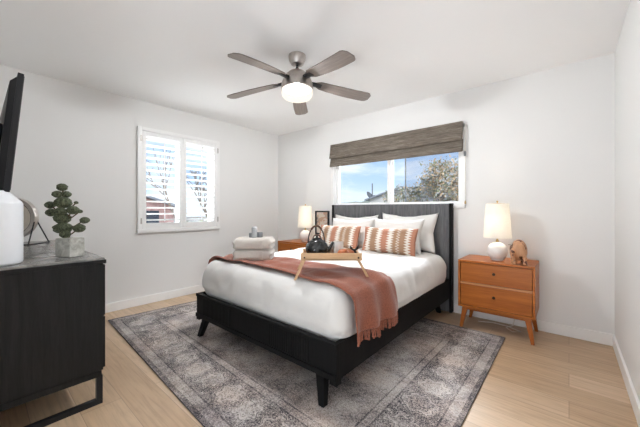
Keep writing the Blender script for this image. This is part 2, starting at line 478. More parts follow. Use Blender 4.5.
    wearf = nt.ramp(wear, [(.46, 0.0), (.66, .6)])
    val = nt.mix(wearf, val, (.52, .52, .52))
    streak = nt.n.new('ShaderNodeMapping'); nt.l.new(P, streak.inputs[0]); streak.inputs['Scale'].default_value = (5, 60, 1)
    st = nt.noise(streak.outputs[0], 3, 4, .7)
    val = nt.mix(.20, val, nt.ramp(st, [(.3, .15), (.7, .85)]))
    big = nt.noise(P, 3.2, 4, .65)
    val = nt.mix(.30, val, nt.ramp(big, [(.36, .08), (.5, .45), (.62, .85)]))
    fine = nt.noise(P, 120, 3, .7)
    val = nt.mix(.26, val, nt.ramp(fine, [(.3, .0), (.7, 1.)]))
    val = nt.math('MULTIPLY_ADD', nt.math('SUBTRACT', val, .42), 2.0, .465, clamp=True)
    col = nt.ramp(val, [(.06, (.022, .023, .030)), (.28, (.10, .092, .096)), (.5, (.27, .235, .225)), (.72, (.46, .415, .385)), (.92, (.58, .54, .51))])
    hue = nt.noise(P, 1.7, 5, .7)
    col = nt.mix(nt.ramp(hue, [(.45, 0.0), (.62, .45)]), col, nt.mix(1.0, col, (1.12, .93, .82), 'MULTIPLY'))
    hue2 = nt.noise(nt.coord('UV', loc=(4, 2, 0)), 5, 5, .7)
    col = nt.mix(nt.ramp(hue2, [(.52, 0.0), (.64, .5)]), col, nt.mix(1.0, col, (.9, .95, 1.06), 'MULTIPLY'))
    nt.l.new(col, b.inputs['Base Color']); b.inputs['Roughness'].default_value = .95
    b.inputs['Specular IOR Level'].default_value = .15
    nt.l.new(nt.bump(fine, .4, .003), b.inputs['Normal'])
    return m
M['rug'] = rug_mat()
M['rug_edge'] = plain('rug_binding', (.07, .07, .075), .9)

# ================================================================== SETTING
XL, XR, YB, YF, H = -3.89, .29, 3.444, -.08, 2.44
# windows: bed window X -2.69..-.87, Z 1.155..2.03; shutter window Y 1.235..2.29, Z .862..2.122
def wall_with_hole(bm, axis, a0, a1, z0, z1, h0, h1, hz0, hz1, t0, t1):
    def add(p0, p1, q0, q1):
        if p1 - p0 < 1e-4 or q1 - q0 < 1e-4: return
        if axis == 'x': box(bm, p0, p1, t0, t1, q0, q1)
        else: box(bm, t0, t1, p0, p1, q0, q1)
    add(a0, h0, z0, z1); add(h1, a1, z0, z1); add(h0, h1, z0, hz0); add(h0, h1, hz1, z1)
    return bm
WX0, WX1, WZ0, WZ1 = -2.655, -.895, 1.185, 2.03
SY0, SY1, SZ0, SZ1 = 1.29, 2.235, .92, 2.065
struct('floor', BX(XL - .2, XR + .2, -2.0, YB + .2, -.12, 0), M['floor'])
struct('ceiling', BX(XL - .2, XR + .2, -2.0, YB + .2, H, H + .15), M['ceil'])
struct('wall_back', wall_with_hole(B(), 'x', XL - .16, XR + .16, 0, H, WX0, WX1, WZ0, WZ1, YB, YB + .16), M['wall'])
struct('wall_left', wall_with_hole(B(), 'y', YF - .12, YB, 0, H, SY0, SY1, SZ0, SZ1, XL - .16, XL), M['wall'])
struct('wall_right', BX(XR, XR + .16, -1.9, YB, 0, H), M['wall'])
struct('wall_front', wall_with_hole(B(), 'x', XL, XR, 0, H, -1.35, XR - .001, 0, H, YF - .12, YF), M['wall'])
struct('wall_hall', BX(-1.7, XR, -1.9, -1.78, 0, H), M['wall'])
struct('wall_hall_side', BX(-1.82, -1.7, -1.9, YF - .12, 0, H), M['wall'])

def baseboard(name, x0, x1, y0, y1, h=.098):
    return struct(name, BX(x0, x1, y0, y1, 0, h, bev=.004), M['trim'])
baseboard('baseboard_back', XL + .012, XR - .012, YB - .014, YB + .002)
baseboard('baseboard_left', XL - .002, XL + .014, YF, YB)
baseboard('baseboard_right', XR - .014, XR + .002, YF, YB)
baseboard('baseboard_front', XL + .012, -1.35, YF - .002, YF + .012)

# window behind the bed --------------------------------------------------
def window_bed():
    t = bpy.data.objects.new('window_1', None); COL.objects.link(t); t['kind'] = 'structure'; t.location = ((WX0 + WX1) / 2, YB, WZ0)
    bm = B()   # flat casing round the opening
    c = .038
    box(bm, WX0 - c, WX0, YB - .014, YB, WZ0 - .03, WZ1 + c, .002)
    box(bm, WX1, WX1 + c, YB - .014, YB, WZ0 - .03, WZ1 + c, .002)
    box(bm, WX0 - c, WX1 + c, YB - .014, YB, WZ1, WZ1 + c, .002)
    box(bm, WX0 - c, WX1 + c, YB - .026, YB, WZ0 - .032, WZ0, .003)
    obj('casing', bm, M['trim'], t, world=True)
    bm = B()
    y0, y1 = YB + .045, YB + .11; fw = .032
    box(bm, WX0, WX0 + fw, y0, y1, WZ0, WZ1, .003); box(bm, WX1 - fw, WX1, y0, y1, WZ0, WZ1, .003)
    box(bm, WX0 + fw, WX1 - fw, y0, y1, WZ0, WZ0 + fw * .8, .003); box(bm, WX0 + fw, WX1 - fw, y0, y1, WZ1 - fw, WZ1, .003)
    obj('window_frame', bm, M['white_frame'], t, world=True)
    def sash(x0, x1, ya, yb, name, wl, wr):
        bm = B()
        box(bm, x0, x0 + wl, ya, yb, WZ0 + .026, WZ1 - .032, .002); box(bm, x1 - wr, x1, ya, yb, WZ0 + .026, WZ1 - .032, .002)
        box(bm, x0 + wl, x1 - wr, ya, yb, WZ0 + .026, WZ0 + .048, .002); box(bm, x0 + wl, x1 - wr, ya, yb, WZ1 - .055, WZ1 - .032, .002)
        s_ = obj(name, bm, M['white_frame'], t, world=True)
        ym = (ya + yb) / 2
        obj('pane', BX(x0 + wl - .003, x1 - wr + .003, ym - .003, ym + .003, WZ0 + .044, WZ1 - .05), M['glass'], s_, world=True)
    sash(WX0 + .032, -1.775, YB + .05, YB + .075, 'sash', .022, .038)
    sash(-1.775, WX1 - .032, YB + .08, YB + .105, 'sash', .030, .022)
    bm = B()   # screen frame bar seen through the right pane
    box(bm, -1.60, -1.585, YB + .112, YB + .124, WZ0 + .01, WZ1 - .02); box(bm, WX1 - .04, WX1 - .028, YB + .112, YB + .124, WZ0 + .01, WZ1 - .02)
    sf = obj('screen_frame', bm, M['stone_grey'], t, world=True)
    obj('screen_mesh', BX(-1.585, WX1 - .04, YB + .117, YB + .119, WZ0 + .012, WZ1 - .022), M['screen'], sf, world=True)
window_bed()

# window behind the shutters ----------------------------------------------
def window_side():
    t = bpy.data.objects.new('window_2', None); COL.objects.link(t); t['kind'] = 'structure'; t.location = (XL, (SY0 + SY1) / 2, SZ0)
    bm = B(); x0, x1 = XL - .14, XL - .09; fw = .035
    box(bm, x0, x1, SY0, SY0 + fw, SZ0, SZ1, .003); box(bm, x0, x1, SY1 - fw, SY1, SZ0, SZ1, .003)
    box(bm, x0, x1, SY0 + fw, SY1 - fw, SZ0, SZ0 + fw, .003); box(bm, x0, x1, SY0 + fw, SY1 - fw, SZ1 - fw, SZ1, .003)
    ym = (SY0 + SY1) / 2 
    box(bm, x0, x1, ym - .022, ym + .022, SZ0 + fw, SZ1 - fw, .003)
    obj('window_frame', bm, M['white_frame'], t, world=True)
    for a, b in ((SY0 + fw - .003, ym - .02), (ym + .02, SY1 - fw + .003)):
        obj('pane', BX(XL - .118, XL - .112, a, b, SZ0 + fw - .003, SZ1 - fw + .003), M['glass'], t, world=True)
window_side()

# ================================================================== SHUTTERS
def shutters():
    Y0, Y1, Z0, Z1 = 1.235, 2.29, .862, 2.122
    t = thing('plantation_shutters', 'white two-panel plantation shutters with open slats on the left wall window', 'shutters', (XL, (Y0 + Y1) / 2, Z0))
    bm = B(); fw = .045; xa, xb = XL - .0, XL + .045
    box(bm, xa, xb, Y0, Y0 + fw, Z0 + .012, Z1, .004); box(bm, xa, xb, Y1 - fw, Y1, Z0 + .012, Z1, .004)
    box(bm, xa, xb, Y0 + fw, Y1 - fw, Z1 - fw, Z1, .004); box(bm, xa, xb + .008, Y0 - .006, Y1 + .006, Z0, Z0 + fw - .005, .004)
    obj('shutter_frame', bm, M['shutter'], t, world=True)
    ym = (Y0 + Y1) / 2
    for k, (a, b) in enumerate(((Y0 + fw + .002, ym - .002), (ym + .002, Y1 - fw - .002))):
        bm = B(); sw = .042; za, zb = Z0 + fw - .003, Z1 - fw - .002; x0, x1 = XL + .010, XL + .040
        box(bm, x0, x1, a, a + sw, za, zb, .003); box(bm, x0, x1, b - sw, b, za, zb, .003)
        box(bm, x0, x1, a + sw, b - sw, za, za + .07, .003); box(bm, x0, x1, a + sw, b - sw, zb - .05, zb, .003)
        pn = obj('shutter_panel', bm, M['shutter'], t, world=True)
        lo, hi = za + .07, zb - .05; n = 14; step = (hi - lo) / n
        for i in range(n):
            zc = lo + step * (i + .5); bm = B(); prof = []
            w2, th, tilt = .042, .007, math.radians(7)
            for q in range(12):
                an = 2 * PI * q / 12; px, pz = w2 * math.cos(an), th * math.sin(an)
                prof.append((px * math.cos(tilt) - pz * math.sin(tilt), px * math.sin(tilt) + pz * math.cos(tilt)))
            A = [bm.verts.new((XL + .025 + p[0], a + sw + .001, zc + p[1])) for p in prof]
            Bb = [bm.verts.new((XL + .025 + p[0], b - sw - .001, zc + p[1])) for p in prof]
            for q in range(12): bm.faces.new((A[q], A[(q + 1) % 12], Bb[(q + 1) % 12], Bb[q]))
            bm.faces.new(A); bm.faces.new(Bb[::-1])
            obj('slat', bm, M['shutter'], pn, smooth=True, world=True)
        yr = (a + b) / 2
        obj('tilt_rod', BX(XL + .067, XL + .076, yr - .005, yr + .005, lo + .02, hi - .01, .002), M['shutter'], pn, world=True)
        side = a - .014 if k == 0 else b + .014
        for hz in (Z0 + .14, Z1 - .14):
            obj('hinge', BX(XL + .044, XL + .050, side - .008, side + .008, hz - .035, hz + .035, .002), M['nickel'], pn, world=True)
shutters()

# ================================================================== ROMAN SHADE
def roman_shade():
    x0, x1 = -2.665, -.872
    t = thing('roman_shade', 'brown woven grass roman shade folded up over the bed window', 'window shade', ((x0 + x1) / 2, YB, 1.76))
    def strip(pts, name):
        """pts: (y,z) outline, swept along x with a soft wave"""
        bm = B(); n = 60; rows = []
        for i in range(n + 1):
            x = x0 + (x1 - x0) * i / n
            rows.append([bm.verts.new((x, p[0] + .004 * noise.noise(Vector((x * 3, p[1] * 9, 1))), p[1] + .006 * noise.noise(Vector((x * 1.5, p[1] * 5, 4))))) for p in pts])
        m_ = len(pts)
        for a, b in zip(rows, rows[1:]):
            for k in range(m_): bm.faces.new((a[k], a[(k + 1) % m_], b[(k + 1) % m_], b[k]))
        bm.faces.new(rows[0]); bm.faces.new(rows[-1][::-1])
        return obj(name, bm, M['woven'], t, smooth=True, world=True)
    y = YB - .02
    strip([(y - .052, 2.085), (y - .062, 1.99), (y - .082, 1.888), (y - .078, 1.878), (y - .050, 1.885), (y - .030, 1.99), (y - .01, 2.085)], 'valance')
    strip([(y - .044, 1.89), (y - .058, 1.82), (y - .072, 1.768), (y - .064, 1.757), (y - .034, 1.80), (y - .026, 1.89)], 'fold')
    strip([(y - .020, 1.90), (y - .028, 1.83), (y - .030, 1.775), (y - .02, 1.768), (y - .008, 1.83), (y - .006, 1.90)], 'fold')
    obj('head_rail', BX(x0 + .005, x1 - .005, YB - .032, YB - .016, 2.04, 2.083), M['trim'], t, world=True)
    bm = tube(B(), [(x1 + .022, YB - .035, 2.06), (x1 + .024, YB - .03, 1.6), (x1 + .022, YB - .032, 1.235)], .0022, 6)
    c = obj('pull_cord', bm, M['cord'], t, world=True)
    obj('cord_tassel', lathe(B(), [(.0, .0), (.009, .002), (.009, .022), (.003, .04), (0, .04)], (x1 + .022, YB - .032, 1.197), 12), M['brass'], c, smooth=True, world=True)
    obj('cord_lock', BX(x1 + .008, x1 + .028, YB - .045, YB - .018, 1.715, 1.765, .003), M['stone_grey'], t, world=True)
roman_shade()

# ================================================================== RUG
def rug():
    q = [(-3.586, .878), (-.43, .72), (-.428, 3.026), (-3.43, 3.022)]
    bm = B(); nx, ny = 60, 44; uvl = bm.loops.layers.uv.new('UVMap'); g = {}
    def pos(a, b):
        x = (q[0][0] * (1 - a) + q[1][0] * a) * (1 - b) + (q[3][0] * (1 - a) + q[2][0] * a) * b
        y = (q[0][1] * (1 - a) + q[1][1] * a) * (1 - b) + (q[3][1] * (1 - a) + q[2][1] * a) * b
        return x, y
    for i in range(nx + 1):
        for j in range(ny + 1):
            x, y = pos(i / nx, j / ny); g[i, j] = bm.verts.new((x, y, .011 + .0012 * noise.noise(Vector((x * 4, y * 4, 0)))))
    for i in range(nx):
        for j in range(ny):
            f_ = bm.faces.new((g[i, j], g[i + 1, j], g[i + 1, j + 1], g[i, j + 1]))
            for lp, (a, b) in zip(f_.loops, ((i, j), (i + 1, j), (i + 1, j + 1), (i, j + 1))): lp[uvl].uv = (a / nx, b / ny)
    # sides and underside
    edge = [g[i, 0] for i in range(nx + 1)] + [g[nx, j] for j in range(1, ny + 1)] + [g[i, ny] for i in range(nx - 1, -1, -1)] + [g[0, j] for j in range(ny - 1, 0, -1)]
    low = [bm.verts.new((v_.co.x, v_.co.y, .001)) for v_ in edge]
    for k in range(len(edge)):
        f_ = bm.faces.new((edge[k], low[k], low[(k + 1) % len(edge)], edge[(k + 1) % len(edge)]))
        f_.material_index = 1
    f_ = bm.faces.new(low[::-1]); f_.material_index = 1
    o = obj('area_rug', bm, [M['rug'], M['rug_edge']])
    tag(o, 'large distressed grey patterned area rug lying on the floor under the bed', 'rug')
rug()
RZ = .012

# ================================================================== BED
def reeds(bm, x0, x1, yf, z0, z1, pitch=.018, depth=.006, proud=.0):
    n = max(1, int(round((x1 - x0) / pitch))); p = (x1 - x0) / n
    for i in range(n): box(bm, x0 + i * p + .0025, x0 + (i + 1) * p - .0025, yf - depth, yf + .002, z0, z1, .002, 1)
    return bm

BXC = -1.785
def bed():
    t = thing('bed', 'black wooden bed frame with reeded headboard and splayed legs on the rug', 'bed', (BXC, 2.35, RZ))
    # headboard
    x0, x1 = -2.625, -.975
    bm = BX(x0, x1, 3.375, 3.425, .012, 1.205, .004)
    hb = obj('headboard', bm, M['head_wood'], t, world=True)
    xs = [x0 + .025 + (x1 - x0 - .05) * k / 4 for k in range(5)]
    for a, b in zip(xs, xs[1:]):
        bm = B()
        n = 18; p = (b - a - .008) / n
        for i in range(n):
            d_ = .010 if i % 2 else .005
            box(bm, a + .004 + i * p + .001, a + .004 + (i + 1) * p - .001, 3.375 - d_, 3.377, .30, 1.195, .0015, 1)
        obj('reeded_panel', bm, M['head_wood'], hb, world=True)
    obj('edge_post', BX(x1 - .024, x1 + .002, 3.355, 3.43, .012, 1.207, .003), M['black_bed'], hb, world=True)
    obj('edge_post', BX(x0 - .002, x0 + .024, 3.355, 3.43, .012, 1.207, .003), M['black_bed'], hb, world=True)
    # footboard
    X0, X1, Y0 = -2.588, -.990, 1.30
    fb = obj('footboard', BX(X0, X1, Y0 + .008, Y0 + .042, .172, .376, .003), M['black_bed'], t, world=True)
    bm = B()
    box(bm, X0, X1, Y0, Y0 + .010, .352, .377, .002); box(bm, X0, X1, Y0 - .003, Y0 + .010, .170, .202, .002)
    obj('footboard_rail', bm, M['black_bed'], fb, world=True)
    for a, b in ((-2.47, -2.05), (-1.58, -1.20)):
        bm = reeds(B(), a, b, Y0 + .009, .205, .349, .021)
        obj('reeded_panel', bm, M['black_bed'], fb, world=True)
    # rails
    for xa, xb in ((X0, X0 + .035), (X1 - .035, X1)):
        obj('side_rail', BX(xa, xb, Y0 + .042, 3.375, .172, .376, .003), M['black_bed'], t, world=True)
    for xa, xb in ((X0, X0 + .05), (X1 - .05, X1)):
        obj('corner_block', BX(xa, xb, Y0 + .005, Y0 + .055, .142, .174, .002), M['black_bed'], t, world=True)
    obj('platform', BX(X0 + .035, X1 - .035, Y0 + .042, 3.375, .27, .30), M['black_bed'], t, world=True)
    # splayed legs
    def leg(tx, ty, bx_, by_):
        bm = hexa(B(), sqr(bx_, by_, RZ + .0, .019, .019), sqr(tx, ty, .182, .032, .026))
        obj('leg', bm, M['black_bed'], t, world=True)
    leg(-2.465, 1.345, -2.505, 1.300); leg(-1.120, 1.340, -1.078, 1.295)
    leg(-2.455, 3.25, -2.495, 3.29); leg(-1.125, 3.25, -1.085, 3.29)
    leg(BXC, 2.3, BXC, 2.3)
    return t
bed()

# duvet ---------------------------------------------------------------
DX0, DX1, DY0, DY1, DZ0, DZ1 = -2.60, -.985, 1.345, 3.30, .302, .660
DR = (.10, .12, .15)
def duvet_fold(p):
    q = Vector((p.x * 1.9, p.y * 1.9, p.z * 3.2))
    n1 = noise.noise(q + Vector((3, 1, 7))) * .016
    n2 = noise.noise(Vector((p.x * 5.5 + p.y * 3.5, p.y * 5.0 - p.x * 2.0, p.z * 9))) * .011
    n3 = (abs(noise.noise(Vector((p.x * 4.2 - p.y * 6.5, p.x * 3.0, p.z * 6 + 4)))) - .25) * .012
    return n1 + n2 + n3
def duvet():
    c = Vector(((DX0 + DX1) / 2, (DY0 + DY1) / 2, (DZ0 + DZ1) / 2)); h = ((DX1 - DX0) / 2, (DY1 - DY0) / 2, (DZ1 - DZ0) / 2)
    bm = rbox(B(), c, h, DR, (90, 110, 22))
    bm.normal_update()
    for v_ in bm.verts:
        p = v_.co.copy(); nrm = v_.normal
        out = Vector(((p.x - c.x) / h[0], (p.y - c.y) / h[1], (p.z - c.z) / h[2]))
        if nrm.dot(Vector((out.x ** 7, out.y ** 7, out.z ** 7))) < 0: nrm = -nrm
        k = duvet_fold(p)
        if p.z < .42: k *= .3
        v_.co = p + nrm * k
        top = max(0, (p.z - .6) / .072)
        v_.co.z += .012 * top * (1 - abs(out.x) ** 4)
        # vertical creases hanging on the foot face and sides
        if .40 < p.z < .62:
            w_ = math.sin(PI * (p.z - .40) / .22)
            s_ = noise.noise(Vector((p.x * 7, p.y * 7, p.z * 1.5))) * .016 * w_
            v_.co += nrm * s_
    o = obj('duvet', bm, M['linen'], smooth='all')
    tag(o, 'plump white duvet with tucked sides covering the bed', 'duvet')
    return o
duvet()

# surface height of the duvet top for things that lie on it
def dtop(x, y):
    out = (x - (DX0 + DX1) / 2) / ((DX1 - DX0) / 2)
    p = Vector((x, y, DZ1))
    return DZ1 + duvet_fold(p) + .012 * (1 - abs(out) ** 4)

def drop(y):
    t = min(.98, max(0.0, (DY0 + DR[1] - y) / DR[1]))
    return DR[2] * (1 - math.sqrt(1 - t * t))

# throw ---------------------------------------------------------------
def throw():
    # profile across the bed (x,z): left hang, top, right hang
    def prof(s):
        # s in metres from the left edge of the top
        L = DX1 - DX0 - .16; r = .092
        if s < 0: return (DX0 + .08 - r, DZ1 - r * .9 + s, -1)
        arc = r * PI / 2
        if s < arc: a = s / r; return (DX0 + .08 - r * math.cos(a), DZ1 - r + r * math.sin(a), 0)
        if s < arc + L: return (DX0 + .08 + (s - arc), DZ1, 0)
        s2 = s - arc - L
        if s2 < arc: a = s2 / r; return (DX1 - .08 + r * math.sin(a), DZ1 - r + r * math.cos(a), 0)
        return (DX1 - .08 + r, DZ1 - r - (s2 - arc), 1)
    total = (DX1 - DX0 - .16) + .092 * PI
    s0, s1 = -.10, total + .165
    nu, nv = 190, 44
    bm = B(); g = {}
    for i in range(nu + 1):
        s = s0 + (s1 - s0) * i / nu; x, z_, side = prof(s); f_ = i / nu
        ya = 1.455 - .045 * f_ + .025 * noise.noise(Vector((s * 1.7, 2, 0)))
        yb = 1.80 + .08 * f_ + .035 * noise.noise(Vector((s * 1.6, 8, 0)))
        if s > total - .2: yb += .10 * min(1, (s - total + .2) / .3); ya += .0
        for j in range(nv + 1):
            b = j / nv; y = ya + (yb - ya) * b
            fold = .017 * math.sin(b * 15 + s * 1.3 + 1.5 * noise.noise(Vector((s * 1.5, b * 2, 3)))) + .010 * noise.noise(Vector((s * 3.5, y * 11, 5)))
            hang = max(0., min(1, (s - total) / .15))
            off = .011 + (.6 + .9 * hang) * (fold + .016) * .8
            # approximate outward normal
            x2, z2, _ = prof(s + .004); t_ = Vector((x2 - x, 0, z2 - z_))
            n_ = Vector((-t_.z, 0, t_.x)); n_ = n_.normalized() if n_.length > 1e-6 else Vector((0, 0, 1))
            base = Vector((x, y, z_)) + n_ * off
            topw = max(0, n_.z)
            base.z -= topw * drop(y)
            base.z += topw * (dtop(min(max(x, DX0 + .05), DX1 - .05), y) - DZ1)
            if topw < .7: base += n_ * .010
            g[i, j] = bm.verts.new(base)
    for i in range(nu):
        for j in range(nv): bm.faces.new((g[i, j], g[i + 1, j], g[i + 1, j + 1], g[i, j + 1]))
    ends = [(g[nu, j].co.copy(), (g[nu, j].co - g[nu - 3, j].co).normalized()) for j in range(nv + 1)]
    o = obj('throw_blanket', bm, M['throw'], smooth='all')
    so = o.modifiers.new('thickness', 'SOLIDIFY'); so.thickness = .007; so.offset = 1
    tag(o, 'terracotta fringed throw blanket draped across the foot of the bed', 'blanket')
    bm = B(); rnd = random.Random(3)
    for k in range(46):
        f_ = (k + .5) / 46 * nv; j = int(f_); a = ends[j][0].lerp(ends[min(j + 1, nv)][0], f_ - j)
        ln = .052 + rnd.random() * .018; dy = rnd.uniform(-.008, .008); dx = rnd.uniform(0, .008)
        a = a + Vector((.004, 0, .006))
        tube(bm, [a, a + Vector((dx * .5, dy * .4, -ln * .35)), a + Vector((dx, dy, -ln * .75)), a + Vector((dx, dy * 1.3, -ln))], [.0035, .0058, .0040, .0065], 6)
    obj('fringe', bm, M['throw'], o, smooth=True)
throw()

# pillows ---------------------------------------------------------------
def pillow_mesh(wd, ht, th, seed=0, pinch=.26, n=34, uv=False):
    bm = B(); g = {}; uvl = bm.loops.layers.uv.new('UVMap')
    for side in (1, -1):
        for i in range(n + 1):
            for j in range(n + 1):
                a, b = -1 + 2 * i / n, -1 + 2 * j / n
                edge = i in (0, n) or j in (0, n)
                if edge and side == -1: g[side, i, j] = g[1, i, j]; continue
                ax = a * (1 - pinch * (1 - b * b) * .0 - pinch * .5 * (1 - abs(b)) * abs(a) ** 3)
                bz = b * (1 - pinch * (1 - abs(a) ** 1.5) * abs(b) ** 3)
                thick = ((1 - abs(a) ** 2.6) * (1 - abs(b) ** 2.6)) ** .55
                bz += .035 * noise.noise(Vector((a * 3 + seed * 2, 0, 0))) * max(0, b)
                wr = 1 + .16 * noise.noise(Vector((a * 2.2 + seed, b * 2.2, side * 3))) + .05 * noise.noise(Vector((a * 7 + seed, b * 7, side)))
                g[side, i, j] = bm.verts.new((ax * wd / 2, -side * th / 2 * thick * wr, (bz + 1) * ht / 2))
    for side in (1, -1):
        for i in range(n):
            for j in range(n):
                f_ = bm.faces.new((g[side, i, j], g[side, i + 1, j], g[side, i + 1, j + 1], g[side, i, j + 1]))
                for lp, (a, b) in zip(f_.loops, ((i, j), (i + 1, j), (i + 1, j + 1), (i, j + 1))): lp[uvl].uv = (a / n, b / n)
    return bm
def pillow(name, label, cat, group, mat, x, y, z, wd, ht, th, lean, yaw, seed):
    o = obj(name, pillow_mesh(wd, ht, th, seed, .10 if name == 'lumbar_pillow' else .24), mat, smooth='all')
    o.location = (x, y, z); o.rotation_euler = (-lean, 0, yaw)
    tag(o, label, cat, group)
    return o
G = 'white pillows against the headboard'
pillow('pillow', 'tall white pillow at the rear against the headboard, right side of the bed', 'pillow', G, M['pillow'], -1.45, 3.23, .655, .69, .46, .17, math.radians(14), .02, 1)
pillow('pillow', 'white pillow leaning on the headboard, rearmost on the left side', 'pillow', G, M['pillow'], -2.20, 3.23, .655, .70, .43, .17, math.radians(14), -.02, 5)
pillow('pillow', 'front white pillow on the right side, directly behind the right striped pillow', 'pillow', G, M['pillow'], -1.50, 3.05, .655, .62, .40, .17, math.radians(16), .0, 9)
pillow('pillow', 'front white pillow on the left side, directly behind the left striped pillow', 'pillow', G, M['pillow'], -2.13, 3.05, .655, .64, .39, .17, math.radians(16), .0, 13)
G = 'striped lumbar pillows in front of the white pillows'
pillow('lumbar_pillow', 'terracotta, tan and white striped lumbar pillow on the right of the bed', 'pillow', G, M['stripes'], -1.50, 2.875, .655, .63, .30, .15, math.radians(18), .03, 17)
pillow('lumbar_pillow', 'terracotta, tan and white striped lumbar pillow on the left behind the tray', 'pillow', G, M['stripes'], -2.20, 2.885, .655, .64, .30, .15, math.radians(18), -.03, 21)

# ================================================================== TOWELS
TW = (-2.165, 1.635); TROT = math.radians(40)
def towel(z0, label, seed):
    bm = B()
    # folded slab: stacked layers with a rolled fold to the front
    L, D, Hh = .335, .235, .096
    rbox(bm, (0, 0, Hh / 2), (L / 2, D / 2, Hh / 2), (.022, .030, .038), (26, 18, 12))
    for v_ in bm.verts:
        p = v_.co
        g_ = .0
        if p.y < -D / 2 + .05: g_ = 0
        v_.co = p + Vector((0, 0, .003 * noise.noise(Vector((p.x * 9 + seed, p.y * 9, p.z * 4))))) + Vector((0, -.006 * noise.noise(Vector((p.x * 8, seed, p.z * 22))), 0))
        if abs(p.x) > L / 2 - .03: v_.co.x += .006 * math.sin(p.z / Hh * 2 * PI * 2.0) * (1 if p.x > 0 else -1)
    o = obj('towel', bm, M['towel'], smooth='all')
    o.location = (TW[0], TW[1], z0); o.rotation_euler = (0, 0, TROT + seed * .01)
    tag(o, label, 'towel', 'folded towels stacked on the throw')
    bm = rbox(B(), (.085, -D / 2 - .0005, Hh / 2), (.012, .004, Hh * .40), (.003, .003, .01), (4, 2, 8))
    obj('woven_band', bm, M['towel'], o)
TZ = dtop(*TW) + .030
towel(TZ, 'folded greige terry towel, lower of the stack at the foot of the bed', 1)
towel(TZ + .097, 'folded greige terry towel, top of the stack, holding rolled cloths', -2)
def cloth(dx, dy, r, h, mat, label, lean=0.0, tall=False):
    bm = B(); r *= 1.3; h *= 1.35
    lathe(bm, [(0, 0), (r * .9, .001), (r, h * .15), (r * .96, h * .5), (r, h * .85), (r * .85, h), (r * .5, h * 1.0), (r * .45, h * .93), (r * .2, h * .93), (0, h)], (0, 0, 0), 18)
    c_, s_ = math.cos(TROT), math.sin(TROT)
    o = obj('rolled_washcloth', bm, mat, smooth='all')
    o.location = (TW[0] + dx * c_ - dy * s_, TW[1] + dx * s_ + dy * c_, TZ + .194)
    tag(o, label, 'washcloth', 'rolled cloths on the towels')
cloth(-.030, .01, .018, .030, M['stone_grey'], 'small grey rolled washcloth, left of the three on the towels')
cloth(.003, -.02, .020, .072, M['pale_grey'], 'tallest pale grey rolled washcloth, standing mid-stack on the towels')
cloth(.048, .0, .020, .036, M['stone_grey'], 'dark grey rolled washcloth, right of the three on the towels')

# ================================================================== TRAY
TA = math.radians(40.36)
TO = Vector((-1.290, 1.636, 0))
def tw(a, b, z_):   # a along the tray, b away from the viewer
    return Vector((TO.x + a * math.cos(TA) - b * math.sin(TA), TO.y + a * math.sin(TA) + b * math.cos(TA), z_))
TRZ = .800
def tray():
    t = thing('bed_tray', 'light wooden bed tray with folding legs standing on the terracotta throw', 'tray', (TO.x, TO.y, .70), TA)
    z0 = TRZ - .70
    hx, hy = .205, .125
    obj('tray_base', BX(-hx, hx, -hy, hy, z0 - .004, z0 + .006), M['oak'], t)
    for y in (-hy, hy - .012):
        obj('long_rim', BX(-hx, hx, y, y + .012, z0 - .006, z0 + .044, .002), M['oak'], t)
    for x in (-hx, hx - .012):
        bm = B(); box(bm, x, x + .012, -hy + .012, hy - .012, z0 - .006, z0 + .03, .002)
        obj('end_rim', bm, M['oak'], t)
    for sx in (-1, 1):
        for sy in (-1, 1):
            y = sy * (hy - .022)
            wx, wy = TO.x + (sx * .24) * math.cos(TA) - y * math.sin(TA), TO.y + (sx * .24) * math.sin(TA) + y * math.cos(TA)
            zf = min(dtop(min(wx, -1.06), max(wy, 1.40)) - drop(max(wy, 1.40)) + .014, .70) - .70
            lo = [(sx * .245 - .009, y - .007, zf), (sx * .245 + .009, y - .007, zf), (sx * .245 + .009, y + .007, zf), (sx * .245 - .009, y + .007, zf)]
            hi = [(p[0] - sx * .065, p[1], z0 + .002) for p in lo]
            lg = obj('leg', hexa(B(), lo, hi), M['oak'], t)
            bm = lathe(B(), [(0, -.006), (.006, -.006), (.006, .006), (0, .006)], (0, 0, 0), 10)
            bm.transform(Matrix.Translation((sx * .18, -hy - .001 if sy < 0 else hy + .001, z0 + .015)) @ Matrix.Rotation(PI / 2, 4, 'X'))
            obj('hinge_pin', bm, M['knob'], lg)
tray()
SZ = TRZ + .0065
def teapot():
    p = tw(-.098, .0, SZ)
    t = thing('teapot', 'dark glazed teapot with a tall arched handle at the left end of the tray', 'teapot', p, TA)
    prof = [(0, 0), (.048, 0), (.066, .012), (.080, .036), (.082, .056), (.075, .082), (.058, .104), (.034, .118), (0, .120)]
    obj('pot_body', lathe(B(), prof, (0, 0, 0), 40), M['iron'], t, smooth='all')
    obj('lid', lathe(B(), [(.036, .116), (.037, .121), (.024, .128), (.009, .131), (.007, .136), (.012, .142), (.009, .148), (0, .150)], (0, 0, 0), 28), M['iron'], t, smooth='all')
    obj('spout', tube(B(), [(.066, 0, .042), (.092, 0, .058), (.106, 0, .082), (.116, 0, .100)], [.018, .014, .010, .0085], 12), M['iron'], t, smooth=True)
    pts = [(-.060 * math.cos(a) - .004, 0, .084 + .130 * math.sin(a)) for a in [PI * k / 20 for k in range(21)]]
    h = obj('handle_arch', tube(B(), pts, .0042, 8), M['black_metal'], t, smooth=True)
    obj('handle_grip', tube(B(), pts[6:15], .0075, 10), M['handle'], h, smooth=True)
    pts = [(-.030 * math.cos(a), -.01, .116 + .036 * math.sin(a)) for a in [PI * k / 14 for k in range(15)]]
    obj('lid_loop', tube(B(), pts, .005, 8), M['handle'], t, smooth=True)
teapot()
